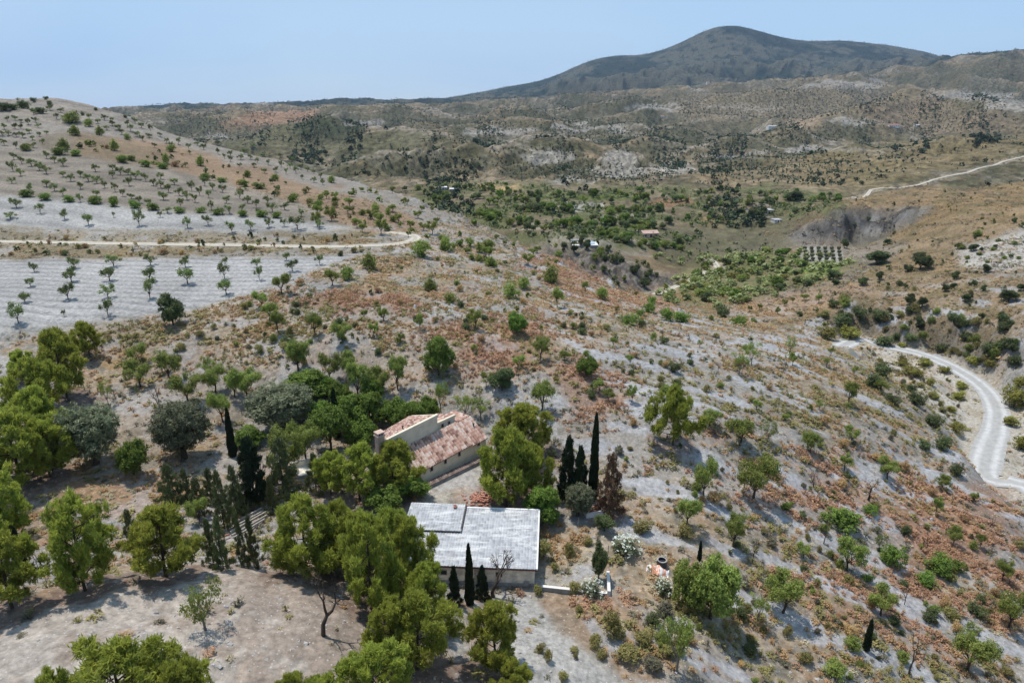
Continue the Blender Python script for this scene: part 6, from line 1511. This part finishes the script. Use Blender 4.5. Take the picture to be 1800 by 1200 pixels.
def build_barn():
    root = empty('barn', None, 'long low barn with whitish grey tiled roof and plain beige wall', 'barn')
    fr = bp_; L = 14.1; D = 9.0
    zf = lambda a, b: 2.35 + b * .06
    w = MB(); w.obox(fr, 0.05, L, 0.05, D, -1.3, lambda a, b: zf(a, b) - .12)
    wo = w.build('walls', STUCCOG, root)
    q = MB(); q.obox(fr, -.0, L, -.02, D, -1.4, .35); q.build('footing', CONC, wo)
    roof_sheet(fr, -.2, L + .2, -.3, 5.0, zf, 'roof', SLATE, root, seed=21, pitch=.30, amp=.03, course=.5)
    roof_sheet(fr, -.2, 8.0, 5.01, D + .25, zf, 'roof', SLATE, root, seed=22, pitch=.30, amp=.03, course=.5)
    ro = roof_sheet(fr, 8.01, L + .2, 4.75, D + .45, lambda a, b: zf(a, b) + .30, 'roof', SLATE, root, seed=23, pitch=.30, amp=.03, course=.5)
    e = MB(); e.obox(fr, 8.0, 8.12, 5.02, D + .5, lambda a, b: zf(a, b) + .06, lambda a, b: zf(a, b) + .36); e.obox(fr, 8.13, L + .15, 4.8, 4.95, lambda a, b: zf(a, b) + .04, lambda a, b: zf(a, b) + .22)
    e.build('step_shade_strip', METAL, ro)  # dark strip on the roof step's face, coloured to carry its shadow line
    f = MB(); f.obox(fr, -.2, L + .2, -.30, -.22, lambda a, b: zf(a, b) - .22, lambda a, b: zf(a, b) - .06); f.build('fascia', REDTRIM, root)
    v = MB(); v.obox(fr, -.28, -.12, -.33, D + .28, lambda a, b: zf(a, b) - .05, lambda a, b: zf(a, b) + .09); v.obox(fr, -.2, 8.0, D + .12, D + .34, lambda a, b: zf(a, b) - .05, lambda a, b: zf(a, b) + .10)
    v.build('verge_tiles', WHITES, root)
    m = MB(); m.obox(fr, .55, 1.1, -.06, -.02, .05, .65); m.build('wall_hatch', CONC, root)
    m = MB(); m.obox(fr, 5.0, 6.1, -.03, .06, .36, 1.9); m.build('door', WOOD, root)
    for a in (3.6, 9.2): window(fr, a, 1.05, .6, .5, root, b=.05)
    b = MB(); r = rs(3)
    for k in range(5): a = 8.9 + .25 * r.rand(); b.obox(fr, a, a + .3, D - .5 + .1 * k, D - .35 + .1 * k, zf(a, D) + .42, zf(a, D) + .52)
    o = b.build('loose_tiles', BRICK); tag(o, 'few loose red tiles lying on the back edge of the grey roof', 'tiles')
def wp(px, py, dz=0): g = cast(px, py); return np.array([g[0], g[1], g[2] + dz])
def wall_between(mb, p, q, th, h, n=6, down=.4):
    p = np.array(p); q = np.array(q); d = (q - p)[:2]; d /= np.hypot(*d); nn = np.array([-d[1], d[0]]) * th / 2
    for i in range(n):
        a = p + (q - p) * i / n; b = p + (q - p) * (i + 1) / n
        za, zb = a[2], b[2]
        mb.prism([(a[0] - nn[0], a[1] - nn[1], za - down), (b[0] - nn[0], b[1] - nn[1], zb - down), (b[0] + nn[0], b[1] + nn[1], zb - down), (a[0] + nn[0], a[1] + nn[1], za - down)],
                 [(a[0] - nn[0], a[1] - nn[1], za + h), (b[0] - nn[0], b[1] - nn[1], zb + h), (b[0] + nn[0], b[1] + nn[1], zb + h), (a[0] + nn[0], a[1] + nn[1], za + h)])
def build_yard():
    root = empty('yard_wall', None, 'low L-shaped garden wall, grey in front and whitewashed on its side', 'wall')
    a = wp(952, 1036); b = wp(1067, 1048); c = wp(1065, 1010)
    m = MB(); wall_between(m, a, b, .3, .42, 8); m.build('front_wall', CONC, root)
    t = MB(); wall_between(t, a + (0, 0, .425), b + (0, 0, .425), .34, .06, 8, 0); t.build('coping', WHITEW, root)
    m = MB(); wall_between(m, b + (.2, .16, .03), c + (.2, 0, .03), .3, .5, 5); m.build('side_wall', WHITEW, root)
    # bin of rubble
    g = wp(1046, 908); r = rs(5)
    fr = lambda a, b, z: (g[0] + a * .94 - b * .3, g[1] + a * .3 + b * .94, g[2] + z)
    root = empty('rubble_bin', None, 'white-rimmed bin full of orange rubble beside the dried brown conifer', 'bin')
    m = MB(); m.obox(fr, -1.1, 1.1, 0, .12, -.3, .65); m.obox(fr, -1.1, 1.1, 1.5, 1.62, -.3, .65); m.obox(fr, -1.1, -.98, .12, 1.5, -.3, .648); m.obox(fr, .98, 1.1, .12, 1.5, -.3, .648); m.build('bin_walls', WHITES, root)
    m = MB()
    for i in range(46):
        x, y = r.uniform(-.9, .8), r.uniform(.16, 1.3); z = .3 + .4 * (1 - abs(x)) * r.rand(); s = .10 + .12 * r.rand()
        m.obox(fr, x, x + s * 1.5, y, y + s, z, z + s * .8)
    m.build('rubble', BRICK, root)
    # orange sheet
    g = wp(1156, 1004)
    n = 26; V = []; F = []
    for i in range(n):
        for j in range(14):
            x = (i / (n - 1) - .5) * 2.6; y = (j / 13 - .5) * 1.1
            e = max(0, 1 - (x / 1.3) ** 2 - (y / .55) ** 2)
            z = .5 * math.sqrt(e) * (.7 + .3 * math.sin(x * 5 + y * 3)) + .12 * pnoise(x * 3, y * 4, 9) + .02
            X = g[0] + x * .85 + y * .3; Y = g[1] - x * .25 + y
            V.append((X, Y, float(ground(X, Y)) + float(z)))
    F = [(i * 14 + j, (i + 1) * 14 + j, (i + 1) * 14 + j + 1, i * 14 + j + 1) for i in range(n - 1) for j in range(13)]
    me = np_mesh('tarpaulin', V, F, [ORANGE, WHITES], midx=[1 if pnoise(k * .071, 3, 2) > .12 or k > len(F) * .88 else 0 for k in range(len(F))], smooth=True)
    tag(mesh_obj('tarpaulin', me), 'crumpled orange and white tarpaulin over a heap on the slope', 'tarpaulin')
    g = wp(1163, 992)
    root = empty('water_tub', None, 'round dark tub with pale rim behind the orange tarpaulin', 'tub')
    def ring(mb, r0, r1, z0, z1, k=20):
        P = [[(g[0] + rr * math.cos(6.2832 * i / k), g[1] + rr * math.sin(6.2832 * i / k), g[2] + zz) for i in range(k)] for rr, zz in ((r1, z0), (r1, z1), (r0, z1), (r0, z0))]
        o = len(mb.V); mb.V += sum(P, []); mb.T += [.5] * 4 * k
        for q in range(4):
            for i in range(k): j = (i + 1) % k; mb.F.append((o + q * k + i, o + q * k + j, o + ((q + 1) % 4) * k + j, o + ((q + 1) % 4) * k + i))
    m = MB(); ring(m, .42, .52, -.2, .60); m.build('tub_wall', TUB, root)
    m = MB(); ring(m, .40, .54, .60, .64); m.build('rim', CONC, root)
    m = MB(); m.prism([(g[0] + .42 * math.cos(.314 * i), g[1] + .42 * math.sin(.314 * i), g[2] + .3) for i in range(20)], [(g[0] + .42 * math.cos(.314 * i), g[1] + .42 * math.sin(.314 * i), g[2] + .36) for i in range(20)]); m.build('water', DARK, root)
    # brick heap under the big pines
    g = wp(848, 878); r = rs(8); m = MB()
    for i in range(150):
        x, y = r.normal() * .95, r.normal() * .65; s = .10 + .16 * r.rand(); a = r.rand() * 3
        X, Y = g[0] + x, g[1] + y; Z = float(ground(X, Y)) + .25 * math.exp(-(x * x + y * y)) * r.rand()
        f2 = lambda p, q, z: (X + p * math.cos(a) - q * math.sin(a), Y + p * math.sin(a) + q * math.cos(a), Z + z)
        m.obox(f2, 0, s * 1.6, 0, s, -.04, s * .6)
    tag(m.build('brick_heap', BRICK), 'scattered heap of broken red bricks beside the yard under the pines', 'brick heap')
    # timber beams
    for i, (p0, p1) in enumerate([((404, 934), (472, 897)), ((406, 940), (474, 901)), ((408, 945), (470, 909)), ((412, 950), (466, 917)), ((402, 928), (462, 896)), ((364, 957), (404, 944))]):
        a = wp(*p0, .25 + .08 * (i % 2)); b = wp(*p1, .25 + .08 * (i % 2)); m = MB(); wall_between(m, a, b, .16, .14, 1, .05)
        lab = ['longest pale timber beam of the parallel stack between the conifers', 'timber beam lying just below the longest one', 'third timber beam down in the parallel stack', 'lowest timber beam of the parallel stack', 'uppermost timber beam of the parallel stack', 'short reddish beam lying left of the timber stack'][i]
        tag(m.build('timber_beam', WOOD if i < 5 else BRICK), lab, 'beam', 'timber beams between the conifers')
    g = wp(541, 838); root = empty('stone_terrace', None, 'small pale ruined terrace with a timber edge glimpsed between the conifers', 'terrace')
    fr = lambda a, b, z: (g[0] + a * .9 - b * .4, g[1] + a * .4 + b * .9, g[2] + z)
    m = MB(); m.obox(fr, -1.6, 1.6, 0, 2.4, -.6, .35); m.build('slab', STUCCOG, root)
    m = MB(); m.obox(fr, -1.8, 1.5, 2.42, 2.75, -.3, 1.1); m.build('back_wall', STUCCOG, root)
    m = MB(); m.obox(fr, -1.8, 1.6, -.2, -.02, -.1, .42); m.build('timber_edge', WOOD, root)
    for i, (x, y, h) in enumerate([(1068, 985, 26), (1016, 925, 14), (1086, 990, 14)]):
        g = wp(x, y); zc = g[1] * CO + (HC - g[2]) * SI; H = h * zc / FP / .82
        V, F = tube([(g[0], g[1], g[2] - .3), (g[0] + .02, g[1], g[2] + H)], [.045, .04], 6)
        tag(mesh_obj('wooden_post', np_mesh('wooden_post', V, F, [WOOD])), ['tall thin post standing at the garden wall corner', 'short post under the thin olive behind the barn', 'short post below the largest oleander'][i], 'post', 'wooden posts round the yard')
    # white stones and short boundary posts on the slope
    for i, (x, y) in enumerate([(1637, 913), (730, 540), (790, 548), (1463, 1195)]):
        g = wp(x, y); zc = g[1] * CO + (HC - g[2]) * SI; s = 6 * zc / FP; r = rs(i + 3); m = MB()
        k = 7; lo = [(g[0] + s * .6 * math.cos(.9 * j) * (.8 + .4 * r.rand()), g[1] + s * .5 * math.sin(.9 * j), g[2] - .1) for j in range(k)]; hi = [(g[0] + (p[0] - g[0]) * .55, g[1] + (p[1] - g[1]) * .55, g[2] + s * (.6 + .3 * r.rand())) for p in lo]
        m.prism(lo, hi); tag(m.build('white_boulder', WHITES, bevel=s * .06), ['white boulder on the rust-red slope at right', 'white boulder on the upper hillside left of centre', 'white boulder beside the grey strip of the hillside', 'white boulder at the bottom edge at right'][i], 'boulder')
def hut(px, py, wpx, hpx, dm, wall, roof, label, name='village_house', cat='house', gable=True, rot=.15, wins=3):
    g = cast(px, py)
    if g is None: return
    zc = g[1] * CO + (HC - g[2]) * SI; W = wpx * zc / FP; H = hpx * zc / FP
    c, s = math.cos(rot), math.sin(rot); fr = lambda a, b, z: (g[0] + a * c - b * s, g[1] + a * s + b * c, g[2] + z)
    root = empty(name, None, label, cat)
    m = MB(); m.obox(fr, -W / 2, W / 2, 0, dm, -4, H * .72)
    if gable:
        for x0, x1 in ((-W / 2, -W / 2 + .2), (W / 2 - .2, W / 2)): m.prism([fr(x0, 0, H * .72), fr(x0, dm, H * .72), fr(x0, dm / 2, H * .98)], [fr(x1, 0, H * .72), fr(x1, dm, H * .72), fr(x1, dm / 2, H * .98)])
    m.build('walls', wall, root)
    if gable:
        q = MB(); o = .3
        for sgn in (0, 1):
            b0, b1 = (-o, dm / 2) if not sgn else (dm + o, dm / 2)
            z0 = H * .72 - .1
            q.prism([fr(-W / 2 - o, b0, z0), fr(W / 2 + o, b0, z0), fr(W / 2 + o, b1, H), fr(-W / 2 - o, b1, H)], [fr(-W / 2 - o, b0, z0 + .2), fr(W / 2 + o, b0, z0 + .2), fr(W / 2 + o, b1, H + .2), fr(-W / 2 - o, b1, H + .2)])
        q.build('roof', roof, root)
    else:
        q = MB(); q.obox(fr, -W / 2 - .2, W / 2 + .2, -.2, dm + .2, H * .722, H * .8); q.build('roof', roof, root)
    for k in range(wins):
        a = -W / 2 + W * (k + .5) / wins; w_ = min(1.0, W * .12)
        d = MB()
        if k == wins // 2: d.obox(fr, a - w_ / 2, a + w_ / 2, -.06, .02, 0, min(2.1, H * .6)); d.build('door', DARK, root)
        else: d.obox(fr, a - w_ / 2, a + w_ / 2, -.06, .02, H * .3, H * .55); d.build('window', DARK, root)
def build_far_buildings():
    PINKW = solid('pink_house_wall', (.50, .36, .30), .9, .06, .5); TANW = solid('tan_house_wall', (.50, .42, .32), .9, .06, .5); GREYR = solid('grey_flat_roof', (.42, .41, .40), .9, .1, .5); CLR = solid('red_roof', (.36, .16, .11), .9, .1, .8)
    hut(1144, 419, 28, 12, 7, PINKW, solid('pink_roof', (.48, .33, .27), .9, .1, .5), 'pinkish house on the valley terraces right of the pool terrace')
    hut(1352, 378, 17, 11, 7, TANW, GREYR, 'tan farmhouse among dark trees where the valley narrows', gable=False)
    hut(1368, 391, 14, 6, 5, WHITEW, GREYR, 'small white outbuilding below the tan valley farmhouse', 'outbuilding', 'outbuilding', False)
    hut(1322, 372, 9, 5, 5, WHITEW, CLR, 'tiny pale cottage left of the tan valley farmhouse')
    hut(1358, 226, 15, 5, 14, WHITEW, GREYR, 'white farm building beyond the valley below the orchard hills')
    hut(1572, 224, 20, 5.5, 16, WHITEW, CLR, 'long white farmhouse with red roof on the far right terrace', wins=5)
    hut(1614, 223, 7, 4, 12, WHITEW, GREYR, 'small white shed right of the long red-roofed farmhouse', 'shed', 'shed')
    hut(779, 334, 14, 6, 7, GREYR, WHITES, 'left one of two pale sheds at the upper end of the green valley', 'shed', 'shed', False)
    hut(797, 337, 12, 6, 7, GREYR, WHITES, 'right one of two pale sheds at the upper end of the green valley', 'shed', 'shed', False)
    hut(1165, 207, 6, 4, 12, WHITEW, CLR, 'tiny white house on the distant orchard slope right of centre')
    hut(1245, 148, 5, 4, 14, WHITEW, CLR, 'tiny farmhouse on the skyline ridge under the mountain')
    hut(1128, 412, 10, 6, 5, TANW, GREYR, 'small tan shed beside the pinkish valley house', 'shed', 'shed', False)
    # pool on its terrace above the dark bank
    g = cast(1030, 433); root = empty('pool_terrace', None, 'white paved terrace with a round pale pool on the cliff edge', 'terrace')
    zc = g[1] * CO + (HC - g[2]) * SI; u = zc / FP
    fr = lambda a, b, z: (g[0] + a, g[1] + b + a * .1, g[2] + z)
    m = MB(); m.obox(fr, -24 * u, 22 * u, 0, 9, .15, .5); m.build('paving', WHITES, root); m = MB(); m.obox(fr, -23.5 * u, 21.5 * u, .1, 9, -5, .148); m.build('retaining_wall', CONC, root)
    m = MB(); m.obox(fr, -24 * u, -8 * u, 9.02, 12, -5, 1.2); m.build('garden_wall', CONC, root)
    k = 24; m = MB(); m.prism([fr(8 * u + 10 * u * math.cos(6.2832 * i / k), 4.6 + 3.4 * math.sin(6.2832 * i / k), .4) for i in range(k)], [fr(8 * u + 10 * u * math.cos(6.2832 * i / k), 4.6 + 3.4 * math.sin(6.2832 * i / k), .9) for i in range(k)]); m.build('pool_wall', WHITEW, root)
    m = MB(); m.prism([fr(8 * u + 9 * u * math.cos(6.2832 * i / k), 4.6 + 2.9 * math.sin(6.2832 * i / k), .85) for i in range(k)], [fr(8 * u + 9 * u * math.cos(6.2832 * i / k), 4.6 + 2.9 * math.sin(6.2832 * i / k), .92) for i in range(k)]); m.build('pool_water', solid('pool_water', (.30, .50, .58), .1, .05, 1), root)
RM1 = road_mat('road_gravel', (.37, .355, .33), (.50, .485, .46))
RM2 = road_mat('road_earth', (.40, .35, .27), (.53, .47, .38))
place_scatter()
tint_soil()
litter()
build_terrain()
for nme, (P, hw) in ROADS.items():
    ribbon('dirt_road', P, hw, RM1 if nme == 'river_track' else RM2, 0.06 if nme != 'far_road' else 0.35)
build_plants()
build_stuff()
build_house(); build_barn(); build_yard(); build_far_buildings()
# ------------------------------------------------------------------ haze
def build_haze():
    m, nt, n, l = new_mat('haze')
    v = n.new('ShaderNodeVolumePrincipled'); v.inputs['Color'].default_value = (.50, .68, 1.0, 1); v.inputs['Density'].default_value = 0.000033; v.inputs['Anisotropy'].default_value = 0.0
    o = n.new('ShaderNodeOutputMaterial'); l.new(v.outputs[0], o.inputs['Volume'])
    mb = MB(); fr = lambda a, b, z: (a, b, z)
    x = float(np.abs(XG).max()) + 500; z0 = float(min(ZG.min(), 0)) - 30; z1 = float(max(ZG.max(), HC)) + 40
    mb.obox(fr, -x, x, -900, 12800, z0, z1)
    h = mb.build('haze', m); tag(h, kind='stuff'); h['label'] = 'thin bluish summer haze over the whole valley'
build_haze()
